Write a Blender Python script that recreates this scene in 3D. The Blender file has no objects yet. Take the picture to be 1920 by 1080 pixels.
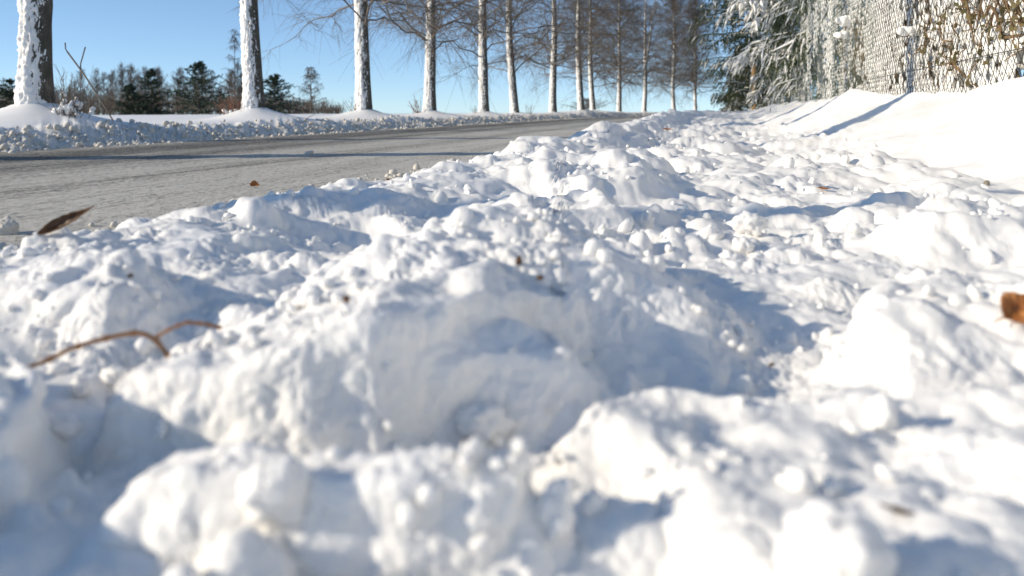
import bpy, bmesh, math, time
import numpy as np
from mathutils import Vector

S = bpy.context.scene
COL = S.collection
RNG = np.random.default_rng(7)

# ------------------------------------------------------------------ camera, sky, sun
FPX, CXP, HOR = 1500.0, 960.0, 206.0          # focal length in photo pixels, image centre, horizon row
TH = math.atan(392.0 / FPX)                    # road (+Y) lies this far right of the view axis
CT, ST = math.cos(TH), math.sin(TH)

cam_d = bpy.data.cameras.new("camera")
cam = bpy.data.objects.new("camera", cam_d)
COL.objects.link(cam)
cam.location = (0, 0, 0)
cam.rotation_euler = (math.pi / 2, 0, TH)
cam_d.sensor_width = 36.0
cam_d.lens = 36.0 * FPX / 1920.0
cam_d.shift_y = -(540.0 - HOR) / 1920.0
cam_d.clip_start = 0.02
cam_d.clip_end = 6000.0
cam_d.dof.use_dof = True
cam_d.dof.focus_distance = 3.6
cam_d.dof.aperture_fstop = 3.7
S.camera = cam

SUN_EL = math.radians(21.0)
SUN_H = Vector((-0.887, -0.462, 0.0)).normalized()     # horizontal direction towards the sun
world = bpy.data.worlds.new("World")
S.world = world
world.use_nodes = True
wn = world.node_tree
bg = wn.nodes["Background"]
sky = wn.nodes.new("ShaderNodeTexSky")
sky.sky_type = 'NISHITA'
sky.sun_disc = False
sky.sun_elevation = SUN_EL
sky.sun_rotation = math.atan2(SUN_H.x, SUN_H.y)
sky.altitude = 2500.0
sky.air_density = 0.7
sky.dust_density = 0.1
sky.ozone_density = 3.0
gam = wn.nodes.new("ShaderNodeGamma"); gam.inputs[1].default_value = 0.66          # a clear, evenly blue winter sky
tint = wn.nodes.new("ShaderNodeMix"); tint.data_type = 'RGBA'; tint.blend_type = 'MULTIPLY'
tint.inputs[0].default_value = 1.0; tint.inputs[7].default_value = (1.74, 2.03, 2.22, 1.0); tint.clamp_result = False
wn.links.new(sky.outputs[0], gam.inputs[0]); wn.links.new(gam.outputs[0], tint.inputs[6]); wn.links.new(tint.outputs[2], bg.inputs[0])
bg.inputs[1].default_value = 0.10

sun_d = bpy.data.lights.new("sun", 'SUN')
sun_d.energy = 3.8
sun_d.angle = math.radians(0.5)
sun_d.color = (1.0, 0.88, 0.70)
sun = bpy.data.objects.new("sun", sun_d)
COL.objects.link(sun)
sd = Vector((-SUN_H.x * math.cos(SUN_EL), -SUN_H.y * math.cos(SUN_EL), -math.sin(SUN_EL)))
sun.rotation_euler = sd.to_track_quat('-Z', 'Y').to_euler()
sun.location = (-20, -12, 15)

S.view_settings.view_transform = 'Standard'
S.view_settings.look = 'None'
S.view_settings.exposure = 0.36
S.view_settings.gamma = 1.0
S.view_settings.use_curve_mapping = False
S.render.engine = 'CYCLES'
S.cycles.use_denoising = True
S.cycles.max_bounces = 8
S.cycles.diffuse_bounces = 5

# ------------------------------------------------------------------ helpers
def W(px, py, f):
    r = (px - CXP) / FPX * f
    return np.array([r * CT - f * ST, r * ST + f * CT, (HOR - py) / FPX * f])

def RF(r, f):
    return r * CT - f * ST, r * ST + f * CT

def sstep(a, b, x):
    t = np.clip((x - a) / (b - a), 0, 1)
    return t * t * (3 - 2 * t)

def smax(a, b, k):
    h = np.clip(0.5 + 0.5 * (a - b) / k, 0, 1)
    return b + (a - b) * h + k * h * (1 - h)

def _hash(ix, iy, seed):
    ix = ix.astype(np.int64); iy = iy.astype(np.int64)
    n = (ix * 374761393 + iy * 668265263 + seed * 1442695041) & 0xFFFFFFFF
    n = ((n ^ (n >> 13)) * 1274126177) & 0xFFFFFFFF
    n = ((n ^ (n >> 16)) * 2246822519) & 0xFFFFFFFF
    n = n ^ (n >> 15)
    return (n & 0xFFFFFF).astype(np.float64) / 16777216.0

def vnoise(x, y, seed):
    ix = np.floor(x); iy = np.floor(y)
    fx = x - ix; fy = y - iy
    ux = fx * fx * fx * (fx * (fx * 6 - 15) + 10)
    uy = fy * fy * fy * (fy * (fy * 6 - 15) + 10)
    def g(ax, ay):
        a = _hash(ix + ax, iy + ay, seed) * 2 * np.pi
        return np.cos(a) * (fx - ax) + np.sin(a) * (fy - ay)
    n00, n10, n01, n11 = g(0, 0), g(1, 0), g(0, 1), g(1, 1)
    return ((n00 + (n10 - n00) * ux) * (1 - uy) + (n01 + (n11 - n01) * ux) * uy) * 1.5

def vnoise3(x, y, z, seed):
    """trilinear gradient noise"""
    ix, iy, iz = np.floor(x), np.floor(y), np.floor(z)
    fx, fy, fz = x - ix, y - iy, z - iz
    q = lambda t: t * t * t * (t * (t * 6 - 15) + 10)
    ux, uy, uz = q(fx), q(fy), q(fz)
    out = 0
    for c in (0, 1):
        for b in (0, 1):
            for a in (0, 1):
                h = _hash(ix + a + (iz + c) * 57, iy + b + (iz + c) * 131, seed)
                t = h * 2 * np.pi; w = ((h * 977.0) % 1.0) * 2 - 1; g = np.sqrt(1 - w * w)
                d = np.cos(t) * g * (fx - a) + np.sin(t) * g * (fy - b) + w * (fz - c)
                out = out + d * (ux if a else 1 - ux) * (uy if b else 1 - uy) * (uz if c else 1 - uz)
    return out * 1.6

def puffs(P, scale, seed):
    """rounded swellings with creases between them, about 0..1"""
    p = P / scale
    return np.abs(vnoise3(p[:, 0] + 3.3, p[:, 1] - 7.7, p[:, 2] + 1.9, seed))

def fbm(x, y, seed, octs=4, gain=0.5):
    s = 0; a = 1.0
    for o in range(octs):
        s = s + a * vnoise(x, y, seed + o * 17)
        x = x * 2.03 + 11.3; y = y * 2.03 - 7.1; a *= gain
    return s

def lumps(x, y, cell, seed, cover, rmin=0.38, rmax=0.72):
    """half buried clods: the highest hemisphere over the 3x3 neighbouring cells (unit: metres)"""
    x = x / cell; y = y / cell
    ix = np.floor(x); iy = np.floor(y)
    best = np.zeros_like(x)
    for dx in (-1, 0, 1):
        for dy in (-1, 0, 1):
            cx = ix + dx; cy = iy + dy
            on = _hash(cx, cy, seed + 3) < cover
            px = cx + _hash(cx, cy, seed); py = cy + _hash(cx, cy, seed + 1)
            R = rmin + (rmax - rmin) * _hash(cx, cy, seed + 2) ** 1.5
            ex = 0.75 + 0.5 * _hash(cx, cy, seed + 4)
            d2 = ((x - px) * ex) ** 2 + ((y - py) / ex) ** 2
            q = np.clip(1 - d2 / (R * R), 0, 1)
            h = np.where(on, R * (q ** 0.8), 0)
            best = np.maximum(best, h)
    return best * cell

def mesh_np(name, V, F, mat=None, smooth=True, attrs=None):
    me = bpy.data.meshes.new(name)
    V = np.ascontiguousarray(V, dtype=np.float32)
    if not isinstance(F, (list, tuple)): F = [F]
    F = [np.asarray(f, dtype=np.int32) for f in F if len(f)]
    me.vertices.add(len(V)); me.vertices.foreach_set("co", V.ravel())
    nl = sum(f.size for f in F); npoly = sum(len(f) for f in F)
    me.loops.add(nl); me.polygons.add(npoly)
    me.loops.foreach_set("vertex_index", np.concatenate([f.ravel() for f in F]))
    tot = np.concatenate([np.full(len(f), f.shape[1], np.int32) for f in F])
    st = np.concatenate([[0], np.cumsum(tot)[:-1]]).astype(np.int32)
    me.polygons.foreach_set("loop_start", st)
    try: me.polygons.foreach_set("loop_total", tot)
    except Exception: pass
    me.polygons.foreach_set("use_smooth", np.full(npoly, smooth))
    if attrs:
        for k, v in attrs.items():
            a = me.attributes.new(k, 'FLOAT', 'POINT')
            a.data.foreach_set("value", np.ascontiguousarray(v, dtype=np.float32))
    me.update(calc_edges=True)
    me.validate()
    if mat: me.materials.append(mat)
    return me

def obj(name, me, parent=None, loc=(0, 0, 0), rot=(0, 0, 0), sc=None, **props):
    o = bpy.data.objects.new(name, me)
    COL.objects.link(o)
    o.location = loc; o.rotation_euler = rot
    if sc is not None: o.scale = (sc, sc, sc) if np.isscalar(sc) else sc
    if parent: o.parent = parent
    for k, v in props.items(): o[k] = v
    return o

def thing(name, label, cat, loc=(0, 0, 0), rot=(0, 0, 0), group=None):
    o = obj(name, None, loc=tuple(float(v) for v in loc), rot=rot)
    o.empty_display_size = 0.1
    o['label'] = label; o['category'] = cat
    if group: o['group'] = group
    return o

def tubes(P, R, m=4):
    """n tubes with k points each: P (n,k,3), R (n,k)"""
    P = np.asarray(P, float); R = np.asarray(R, float)
    n, k, _ = P.shape
    T = np.empty_like(P)
    T[:, 1:-1] = P[:, 2:] - P[:, :-2]; T[:, 0] = P[:, 1] - P[:, 0]; T[:, -1] = P[:, -1] - P[:, -2]
    T /= np.linalg.norm(T, axis=2, keepdims=True) + 1e-12
    d = P[:, -1] - P[:, 0]
    ref = np.where((np.abs(d[:, 2]) > 0.8 * np.linalg.norm(d, axis=1))[:, None], np.array([[1.0, 0.1, 0]]), np.array([[0.03, 0.02, 1.0]]))
    A = np.cross(T, ref[:, None, :]); A /= np.linalg.norm(A, axis=2, keepdims=True) + 1e-12
    B = np.cross(T, A)
    ang = np.arange(m) * 2 * np.pi / m
    V = P[:, :, None, :] + R[:, :, None, None] * (np.cos(ang)[None, None, :, None] * A[:, :, None, :] + np.sin(ang)[None, None, :, None] * B[:, :, None, :])
    idx = np.arange(n * k * m).reshape(n, k, m)
    a = idx[:, :-1, :]; b = idx[:, 1:, :]
    F = np.stack([a, np.roll(a, -1, 2), np.roll(b, -1, 2), b], -1).reshape(-1, 4)
    return V.reshape(-1, 3), F

class Bag:
    def __init__(s): s.V = []; s.F = {}; s.n = 0
    def add(s, V, F):
        V = np.asarray(V, float); F = np.asarray(F)
        s.V.append(V); s.F.setdefault(F.shape[1], []).append(F + s.n); s.n += len(V)
    def mesh(s, name, mat, smooth=True):
        return mesh_np(name, np.concatenate(s.V), [np.concatenate(f) for f in s.F.values()], mat, smooth)

def ico(sub):
    bm = bmesh.new(); bmesh.ops.create_icosphere(bm, subdivisions=sub, radius=1.0)
    V = np.array([v.co[:] for v in bm.verts]); F = np.array([[v.index for v in f.verts] for f in bm.faces]); bm.free()
    return V, F
ICO = {s: ico(s) for s in (1, 2, 3, 4)}

def lumpy(sub, seed, amp=0.25, ang=0.0):
    V, F = ICO[sub]
    r = np.random.default_rng(seed)
    D = np.ones(len(V))
    for j in range(7):
        c = r.normal(size=3); c /= np.linalg.norm(c)
        D = D + amp * r.uniform(-0.9, 1.0) * np.exp(-((V - c) ** 2).sum(1) / r.uniform(0.15, 0.7))
    for j in range(26 if sub >= 3 else 8):
        c = r.normal(size=3); c /= np.linalg.norm(c)
        D = D + amp * r.uniform(-0.2, 0.42) * np.exp(-((V - c) ** 2).sum(1) / r.uniform(0.02, 0.09))
    for j in range(int(ang)):
        c = r.normal(size=3); c /= np.linalg.norm(c)
        D = np.minimum(D, r.uniform(0.62, 0.85) / np.maximum(V @ c, 0.2))
    return V * D[:, None], F

def rotmats(n, rng, tilt=None):
    q = rng.normal(size=(n, 4)); q /= np.linalg.norm(q, axis=1, keepdims=True)
    w, x, y, z = q.T
    return np.stack([1 - 2 * (y * y + z * z), 2 * (x * y - z * w), 2 * (x * z + y * w),
                     2 * (x * y + z * w), 1 - 2 * (x * x + z * z), 2 * (y * z - x * w),
                     2 * (x * z - y * w), 2 * (y * z + x * w), 1 - 2 * (x * x + y * y)], -1).reshape(n, 3, 3)

def blobs(C, SC, sub, rng, amp=0.25, ang=0, rot=True):
    """lumpy pebbles at C (n,3) with half axes SC (n,3)"""
    n = len(C); Vs = []; Fs = []; off = 0
    vars_ = [lumpy(sub, 100 + k, amp, ang) for k in range(8)]
    pick = rng.integers(0, 8, n)
    for k in range(8):
        I = np.where(pick == k)[0]
        if not len(I): continue
        V, F = vars_[k]
        P = V[None] * SC[I][:, None, :]
        if rot: P = np.einsum('nij,nvj->nvi', rotmats(len(I), rng), P)
        P = P + C[I][:, None, :]
        Vs.append(P.reshape(-1, 3))
        Fs.append((F[None] + (off + np.arange(len(I)) * len(V))[:, None, None]).reshape(-1, 3)); off += len(I) * len(V)
    return np.concatenate(Vs), np.concatenate(Fs)

# ------------------------------------------------------------------ materials
class NT:
    def __init__(s, name):
        s.m = bpy.data.materials.new(name); s.m.use_nodes = True
        s.t = s.m.node_tree; s.b = s.t.nodes["Principled BSDF"]
    def n(s, typ, **kw):
        nd = s.t.nodes.new(typ)
        for k, v in kw.items():
            if k.startswith("_"): setattr(nd, k[1:], v)
            else: nd.inputs[k].default_value = v
        return nd
    def l(s, a, b): s.t.links.new(a, b)
    def coord(s): return s.n("ShaderNodeTexCoord").outputs["Object"]
    def noise(s, scale, detail=4, rough=0.55, vec=None):
        nd = s.n("ShaderNodeTexNoise", Scale=scale, Detail=detail, Roughness=rough)
        s.l(vec if vec is not None else s.coord(), nd.inputs["Vector"])
        return nd.outputs["Fac"]
    def ramp(s, fac, stops):
        r = s.n("ShaderNodeValToRGB"); e = r.color_ramp.elements
        while len(e) < len(stops): e.new(0.5)
        for i, (p, c) in enumerate(stops):
            e[i].position = p; e[i].color = (c, c, c, 1) if np.isscalar(c) else (*c, 1)
        s.l(fac, r.inputs["Fac"]); return r.outputs["Color"]
    def mix(s, fac, a, b):
        m = s.n("ShaderNodeMix", _data_type='RGBA')
        for v, i in ((fac, 0), (a, 6), (b, 7)):
            if hasattr(v, "is_output"): s.l(v, m.inputs[i])
            else: m.inputs[i].default_value = (*v, 1) if isinstance(v, tuple) else v
        return m.outputs[2]
    def bump(s, h, strength, dist):
        b = s.n("ShaderNodeBump", Strength=strength, Distance=dist)
        s.l(h, b.inputs["Height"]); s.l(b.outputs["Normal"], s.b.inputs["Normal"])
        return b
    def set(s, **kw):
        for k, v in kw.items():
            k = k.replace("_", " ")
            if k in s.b.inputs: s.b.inputs[k].default_value = v

SNOWC = (0.905, 0.89, 0.865)
def snow_mat(name, dirt_attr=False, col=SNOWC, sss=0.35):
    t = NT(name)
    t.set(Roughness=0.62, Subsurface_Weight=sss, Subsurface_Scale=0.012)
    t.b.inputs["Subsurface Radius"].default_value = (1.0, 0.92, 0.85)
    t.b.inputs["Specular IOR Level"].default_value = 0.3
    pale = t.mix(t.ramp(t.noise(6, 5), [(0.35, 0.0), (0.7, 1.0)]), col, tuple(c * k for c, k in zip(col, (0.965, 0.955, 0.93))))
    if dirt_attr:
        a = t.n("ShaderNodeAttribute", _attribute_name="dirt")
        grain = t.noise(40, 5, 0.7)
        mm = t.n("ShaderNodeMath", _operation='MULTIPLY'); t.l(a.outputs["Fac"], mm.inputs[0]); t.l(t.ramp(grain, [(0.3, 0.35), (0.65, 1.0)]), mm.inputs[1])
        pale = t.mix(mm.outputs[0], pale, (0.56, 0.52, 0.44))
        # tiny scattered grit
        v = t.n("ShaderNodeTexVoronoi", Scale=55.0); t.l(t.coord(), v.inputs["Vector"])
        gr = t.ramp(v.outputs["Distance"], [(0.02, 1.0), (0.05, 0.0)])
        sp = t.ramp(t.noise(9, 2), [(0.6, 0.0), (0.68, 0.7)])
        m2 = t.n("ShaderNodeMath", _operation='MULTIPLY'); t.l(gr, m2.inputs[0]); t.l(sp, m2.inputs[1])
        pale = t.mix(m2.outputs[0], pale, (0.28, 0.21, 0.13))
    t.l(pale, t.b.inputs["Base Color"])
    n1 = t.noise(320, 3, 0.65)
    t.bump(n1, 0.5, 0.0022)
    return t.m

M_SNOW = snow_mat("snow", True)
M_CLOD = snow_mat("snow_clods", False)
M_CRUST = snow_mat("snow_on_branches", False, sss=0.0)
M_SLUSH = snow_mat("dirty_slush", False, (0.64, 0.60, 0.53), 0.0)

def road_mat():
    t = NT("frosty_asphalt")
    co = t.n("ShaderNodeAttribute", _attribute_name="across").outputs["Fac"]
    obc = t.coord()
    mp = t.n("ShaderNodeMapping"); mp.inputs["Scale"].default_value = (9, 0.55, 1); t.l(obc, mp.inputs["Vector"])
    streak = t.noise(1.0, 6, 0.62, mp.outputs["Vector"])
    mp2 = t.n("ShaderNodeMapping"); mp2.inputs["Scale"].default_value = (30, 1.6, 1); t.l(obc, mp2.inputs["Vector"])
    fine = t.noise(1.0, 5, 0.7, mp2.outputs["Vector"])
    mp3 = t.n("ShaderNodeMapping"); mp3.inputs["Scale"].default_value = (75, 26, 1); t.l(obc, mp3.inputs["Vector"])
    speck = t.noise(1.0, 4, 0.8, mp3.outputs["Vector"])
    band = t.n("ShaderNodeValToRGB"); e = band.color_ramp.elements
    prof = [(0.0, .20), (.04, .02), (.20, .0), (.28, .24), (.36, .06), (.44, .30), (.52, .42), (.60, .38), (.65, .22), (.72, .48), (.85, .42), (1.0, .55)]
    while len(e) < len(prof): e.new(0.5)
    for i, (p, c) in enumerate(prof): e[i].position = p; e[i].color = (c, c, c, 1)
    t.l(co, band.inputs["Fac"])
    def add(a, b, k):
        m = t.n("ShaderNodeMath", _operation='MULTIPLY_ADD'); t.l(b, m.inputs[0]); m.inputs[1].default_value = k; t.l(a, m.inputs[2]); return m.outputs[0]
    v = add(band.outputs["Color"], streak, 0.55)
    v = add(v, fine, 0.6)
    v = add(v, speck, 2.0)
    fr = t.ramp(v, [(0.98, 0.0), (1.02 + .5, 1.0)]) if False else None
    m = t.n("ShaderNodeMapRange"); t.l(v, m.inputs["Value"])
    m.inputs["From Min"].default_value = 1.42; m.inputs["From Max"].default_value = 1.99
    frost = m.outputs["Result"]
    base = t.mix(frost, (0.05, 0.045, 0.038), (0.70, 0.67, 0.60))
    t.l(base, t.b.inputs["Base Color"])
    t.set(Roughness=0.75)
    h = add(speck, frost, 0.6)
    t.bump(h, 1.0, 0.02)
    return t.m
M_ROAD = road_mat()

def bark_mat(name, c1, c2, c3, scale=14, bump=0.012):
    t = NT(name)
    mp = t.n("ShaderNodeMapping"); mp.inputs["Scale"].default_value = (1, 1, 0.35); t.l(t.coord(), mp.inputs["Vector"])
    n = t.noise(scale, 6, 0.65, mp.outputs["Vector"])
    c = t.mix(t.ramp(n, [(0.35, 0.0), (0.65, 1.0)]), c1, c2)
    c = t.mix(t.ramp(t.noise(4, 4), [(0.5, 0.0), (0.72, 0.8)]), c, c3)
    t.l(c, t.b.inputs["Base Color"]); t.set(Roughness=0.9)
    t.bump(n, 0.8, bump)
    return t.m
M_BARK = bark_mat("tree_bark", (0.045, 0.037, 0.028), (0.12, 0.10, 0.076), (0.085, 0.09, 0.05))
def frost_bark():
    """specks of blown snow stuck to the windward side of the bark"""
    t = M_BARK.node_tree; b = t.nodes["Principled BSDF"]
    src = b.inputs["Base Color"].links[0].from_socket
    g = t.nodes.new("ShaderNodeNewGeometry"); d = t.nodes.new("ShaderNodeVectorMath"); d.operation = 'DOT_PRODUCT'
    t.links.new(g.outputs["Normal"], d.inputs[0]); d.inputs[1].default_value = (-.80, -.60, 0)
    tc = t.nodes.new("ShaderNodeTexCoord"); n = t.nodes.new("ShaderNodeTexNoise"); n.inputs["Scale"].default_value = 26; n.inputs["Detail"].default_value = 6; n.inputs["Roughness"].default_value = .7
    t.links.new(tc.outputs["Object"], n.inputs["Vector"])
    m = t.nodes.new("ShaderNodeMath"); m.operation = 'MULTIPLY_ADD'; m.inputs[1].default_value = .13; t.links.new(d.outputs["Value"], m.inputs[0]); t.links.new(n.outputs["Fac"], m.inputs[2])
    r = t.nodes.new("ShaderNodeValToRGB"); r.color_ramp.elements[0].position = .53; r.color_ramp.elements[1].position = .64; t.links.new(m.outputs[0], r.inputs["Fac"])
    mx = t.nodes.new("ShaderNodeMix"); mx.data_type = 'RGBA'; t.links.new(r.outputs["Color"], mx.inputs[0]); t.links.new(src, mx.inputs[6]); mx.inputs[7].default_value = (.80, .79, .77, 1)
    t.links.new(mx.outputs[2], b.inputs["Base Color"])
frost_bark()
M_TWIGS = bark_mat("bare_twigs", (0.12, 0.10, 0.082), (0.20, 0.168, 0.138), (0.15, 0.13, 0.09), 6, 0.002)
M_TWIGF = bark_mat("far_twigs", (0.085, 0.064, 0.05), (0.14, 0.11, 0.085), (0.11, 0.09, 0.06), 6, 0.002)
M_TAN = bark_mat("tan_shrub_stems", (0.10, 0.06, 0.03), (0.24, 0.15, 0.07), (0.12, 0.10, 0.04), 8, 0.002)
M_POST = bark_mat("weathered_wood", (0.20, 0.12, 0.05), (0.34, 0.22, 0.10), (0.16, 0.12, 0.06), 20, 0.004)
M_STICK = bark_mat("red_brown_twig", (0.27, 0.125, 0.055), (0.42, 0.22, 0.11), (0.19, 0.08, 0.04), 60, 0.0006)
M_SHOOT = bark_mat("red_shoots", (0.16, 0.07, 0.045), (0.26, 0.13, 0.08), (0.1, 0.06, 0.04), 20, 0.001)

def plain(name, c1, c2, scale=8, rough=0.7, metal=0.0, bump=None):
    t = NT(name)
    n = t.noise(scale, 5)
    t.l(t.mix(t.ramp(n, [(0.35, 0.0), (0.65, 1.0)]), c1, c2), t.b.inputs["Base Color"])
    t.set(Roughness=rough, Metallic=metal)
    if bump: t.bump(n, 0.6, bump)
    return t.m
M_NEEDLE = plain("spruce_needles", (0.03, 0.052, 0.018), (0.10, 0.115, 0.042), 5)
M_NEEDLEF = plain("far_needles", (0.014, 0.028, 0.016), (0.035, 0.055, 0.026), 2)
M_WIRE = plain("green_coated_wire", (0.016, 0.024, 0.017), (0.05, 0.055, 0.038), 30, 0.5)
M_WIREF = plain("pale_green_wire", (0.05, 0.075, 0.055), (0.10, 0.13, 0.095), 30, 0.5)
M_GPOST = plain("green_fence_post", (0.04, 0.085, 0.05), (0.06, 0.11, 0.065), 10, 0.5)
M_LEAFG = plain("olive_leaves", (0.06, 0.06, 0.02), (0.16, 0.12, 0.045), 6)
M_STONE = plain("grey_stone", (0.16, 0.14, 0.10), (0.30, 0.27, 0.21), 60, 0.8, 0, 0.002)
M_SOIL = plain("brown_soil", (0.05, 0.03, 0.018), (0.16, 0.09, 0.05), 90, 0.9, 0, 0.002)
def leaf_mat(name, c1, c2):
    t = NT(name)
    n = t.noise(45, 5)
    t.l(t.mix(t.ramp(n, [(0.35, 0.0), (0.65, 1.0)]), c1, c2), t.b.inputs["Base Color"])
    t.set(Roughness=0.55)
    tr = t.n("ShaderNodeBsdfTranslucent"); tr.inputs["Color"].default_value = (*c2, 1)
    mx = t.n("ShaderNodeMixShader"); mx.inputs[0].default_value = 0.22
    out = t.t.nodes["Material Output"]
    t.l(t.b.outputs[0], mx.inputs[1]); t.l(tr.outputs[0], mx.inputs[2]); t.l(mx.outputs[0], out.inputs["Surface"])
    t.bump(n, 0.5, 0.001)
    return t.m
M_LEAFD = leaf_mat("dark_dead_leaf", (0.055, 0.026, 0.012), (0.15, 0.07, 0.03))
M_LEAFO = leaf_mat("orange_dead_leaf", (0.34, 0.12, 0.03), (0.62, 0.28, 0.09))

# ------------------------------------------------------------------ the lie of the land
def curve(Y):  return 0.0053 * np.clip(Y - 27, 0, None) ** 2
def drop(X, Y):
    q = np.hypot(X, Y); return 0.011 * np.clip(q - 75, 0, None) ** 2 / (np.clip(q - 75, 0, None) + 25)
ROAD_Z = -0.35
# trees of the avenue: photo column of the trunk, depth, lean (dx/dz), radius factor
UNIT = 4.1
ROW = []
for i, (px, lean, rf) in enumerate([(70, .02, 1.0), (478, .0, .94), (683, -.0, 1.0), (807, .0, .93), (908, .0, .95), (966, -.05, .92),
                                    (1037, .0, .95), (1090, -.02, .95), (1112, -.04, .85), (1161, .0, .85), (1208, .02, .85),
                                    (1264, .0, .82), (1304, .0, .75)]):
    f = (i + 2.15) * UNIT
    X, Y, _ = W(px, HOR, f)
    ROW.append((X, Y, lean, rf))
OUT = [(-7.2, 3.5, .01, 1.3), (-7.2, -1.35, 0.0, 1.0)]
ALLROW = ROW + OUT

# heaps of the near field: photo column/row of the top, depth, half width, half depth, height, sharpness
SLABS = [   # broken slabs of ploughed snow, one out of view added for its shade: outline (photo column, depth), top level, column-side slopes, face width
    ([(640, 1.16), (760, 1.03), (960, .98), (1160, 1.0), (1330, 1.0), (1410, 1.02), (1400, 1.14), (1250, 1.27), (1000, 1.45), (800, 1.42)], -.168, (-.10, .45), (.06, .42), .05),
    ([(215, .70), (400, .665), (560, .655), (700, .68), (850, .75), (960, .84), (1080, .95), (1120, 1.06), (960, 1.12), (560, 1.02), (330, .88)], -.176, (-.13, .30), (-.03, .40), .018),
    ([(270, .53), (420, .515), (560, .505), (760, .495), (990, .50), (1060, .53), (980, .555), (760, .55), (560, .56), (330, .58)], -.222, (-.14, .10), (.03, .3), .012),
    ([(1020, .63), (1080, .71), (1180, .78), (1350, .75), (1560, .73), (1900, .77), (2400, .80), (2400, .42), (1700, .40), (1430, .44), (1345, .50), (1260, .565), (1130, .60)], -.250, (.05, .0), (.9, .0), .020),
    ([(1585, .92), (1650, 1.08), (1750, 1.16), (2250, 1.18), (2300, .88), (1700, .84)], -.222, (.30, .0), (.9, 0), .035),
    ([(-160, .60), (-40, .56), (40, .58), (80, .64), (60, .74), (-60, .80), (-200, .75)], -.222, (-.9, 0), (.9, 0), .018),
    ([(-1500, .30), (-820, .40), (-520, .50), (-330, .56), (-480, .64), (-900, .60), (-1900, .42)], -.150, (-.9, 0), (.9, 0), .03),  # unseen heap left of the view, added to shade the near-left snow
    ([(40, .98), (200, .93), (300, .98), (330, 1.1), (250, 1.24), (90, 1.24), (20, 1.1)], -.205, (-.9, 0), (.9, 0), .04),
    ([(1640, 1.7), (1740, 1.55), (1960, 1.5), (2050, 1.7), (1950, 2.0), (1760, 2.05)], -.205, (.5, 0), (1.9, 0), .07),
    ([(860, 1.9), (1000, 1.8), (1180, 1.9), (1150, 2.2), (960, 2.3), (850, 2.1)], -.225, (-1, 0), (1, 0), .05),
    ([(930, 2.9), (1100, 2.6), (1260, 2.8), (1230, 3.4), (1000, 3.6)], -.215, (-1, 0), (1, 0), .08),
]
HEAPS = [
    (905, 384, 1.24, .06, .07, .05, 1.2), (1050, 418, 1.18, .09, .08, .05, 1.2), (1185, 468, 1.12, .06, .07, .05, 1.1),
    (745, 445, 1.22, .09, .08, .06, 1.2), (640, 470, 1.28, .09, .09, .07, 1.2), (560, 520, 1.1, .06, .06, .06, 1.2), (470, 545, 1.0, .06, .06, .06, 1.2),
    (800, 545, .80, .12, .05, .03, 2.0), (620, 575, .80, .09, .05, .03, 2.0), (860, 470, .98, .07, .05, .05, 1.2), (700, 500, 1.0, .07, .06, .05, 1.2),
    (320, 838, .56, .028, .026, .05, 1.5), (860, 838, .53, .05, .02, .03, 2.0), (690, 850, .54, .06, .02, .03, 2.0),
    (1095, 720, .70, .028, .035, .05, 1.2), (1190, 640, .83, .035, .035, .06, 1.2), (1245, 700, .74, .03, .03, .04, 1.2), (1300, 712, .75, .05, .04, .04, 1.5), (1500, 715, .73, .05, .03, .04, 1.5),
    (1620, 690, .76, .05, .03, .04, 1.5), (1760, 700, .75, .07, .05, .05, 1.5), (1880, 720, .72, .06, .05, .05, 1.5), (1200, 790, .64, .05, .04, .04, 1.6), (1560, 760, .67, .05, .05, .03, 1.5),
    (1720, 535, 1.03, .06, .07, .06, 1.2), (1630, 600, .95, .04, .05, .05, 1.3), (1850, 590, .98, .09, .07, .06, 1.3), (1560, 500, 1.3, .10, .08, .07, 1.2),
    (1800, 356, 1.9, .10, .12, .08, 1.2), (1690, 420, 1.7, .08, .08, .06, 1.2), (1890, 425, 1.65, .08, .08, .06, 1.2),
    (170, 456, 1.15, .055, .06, .06, 1.1), (195, 530, 1.0, .055, .05, .06, 1.2), (60, 500, 1.08, .07, .07, .05, 1.3), (300, 500, 1.12, .06, .06, .05, 1.2),
    (15, 705, .66, .04, .05, .04, 1.4), (120, 805, .62, .022, .02, .03, 2.0),
    (505, 902, .485, .022, .020, .035, 1.5), (245, 1018, .455, .014, .014, .025, 1.4), (365, 992, .455, .015, .014, .025, 1.4),
    (1570, 965, .475, .05, .045, .05, 1.4), (1500, 905, .52, .015, .015, .02, 1.4), (1780, 860, .56, .04, .04, .04, 1.4),
    (1880, 990, .475, .035, .035, .04, 1.4), (640, 1050, .44, .05, .03, .03, 1.4), (420, 1050, .435, .04, .03, .03, 1.4), (60, 1060, .43, .03, .03, .03, 1.4),
    (1330, 430, 1.72, .05, .05, .07, 1.1), (1410, 405, 1.85, .06, .06, .07, 1.1), (1480, 470, 1.5, .08, .08, .06, 1.2), (1020, 365, 2.1, .08, .08, .06, 1.2),
    (1230, 372, 2.2, .08, .08, .08, 1.2), (970, 300, 3.3, .12, .14, .07, 1.2), (1110, 320, 2.9, .12, .12, .07, 1.2), (1180, 275, 4.0, .2, .2, .08, 1.2),
]
HOLES = [(1480, 600, 1.02, .13, .15, .02), (1400, 690, .87, .10, .06, .02), (930, 770, .69, .09, .05, .012), (330, 640, .86, .07, .08, .02),
         (130, 760, .70, .06, .05, .02), (1190, 980, .46, .055, .06, .03), (420, 960, .475, .05, .03, .012),
         (640, 425, 1.75, .12, .14, .06), (1290, 405, 1.95, .10, .12, .05), (1500, 390, 2.1, .16, .12, .03), (1700, 970, .47, .03, .03, .02)]

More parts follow.
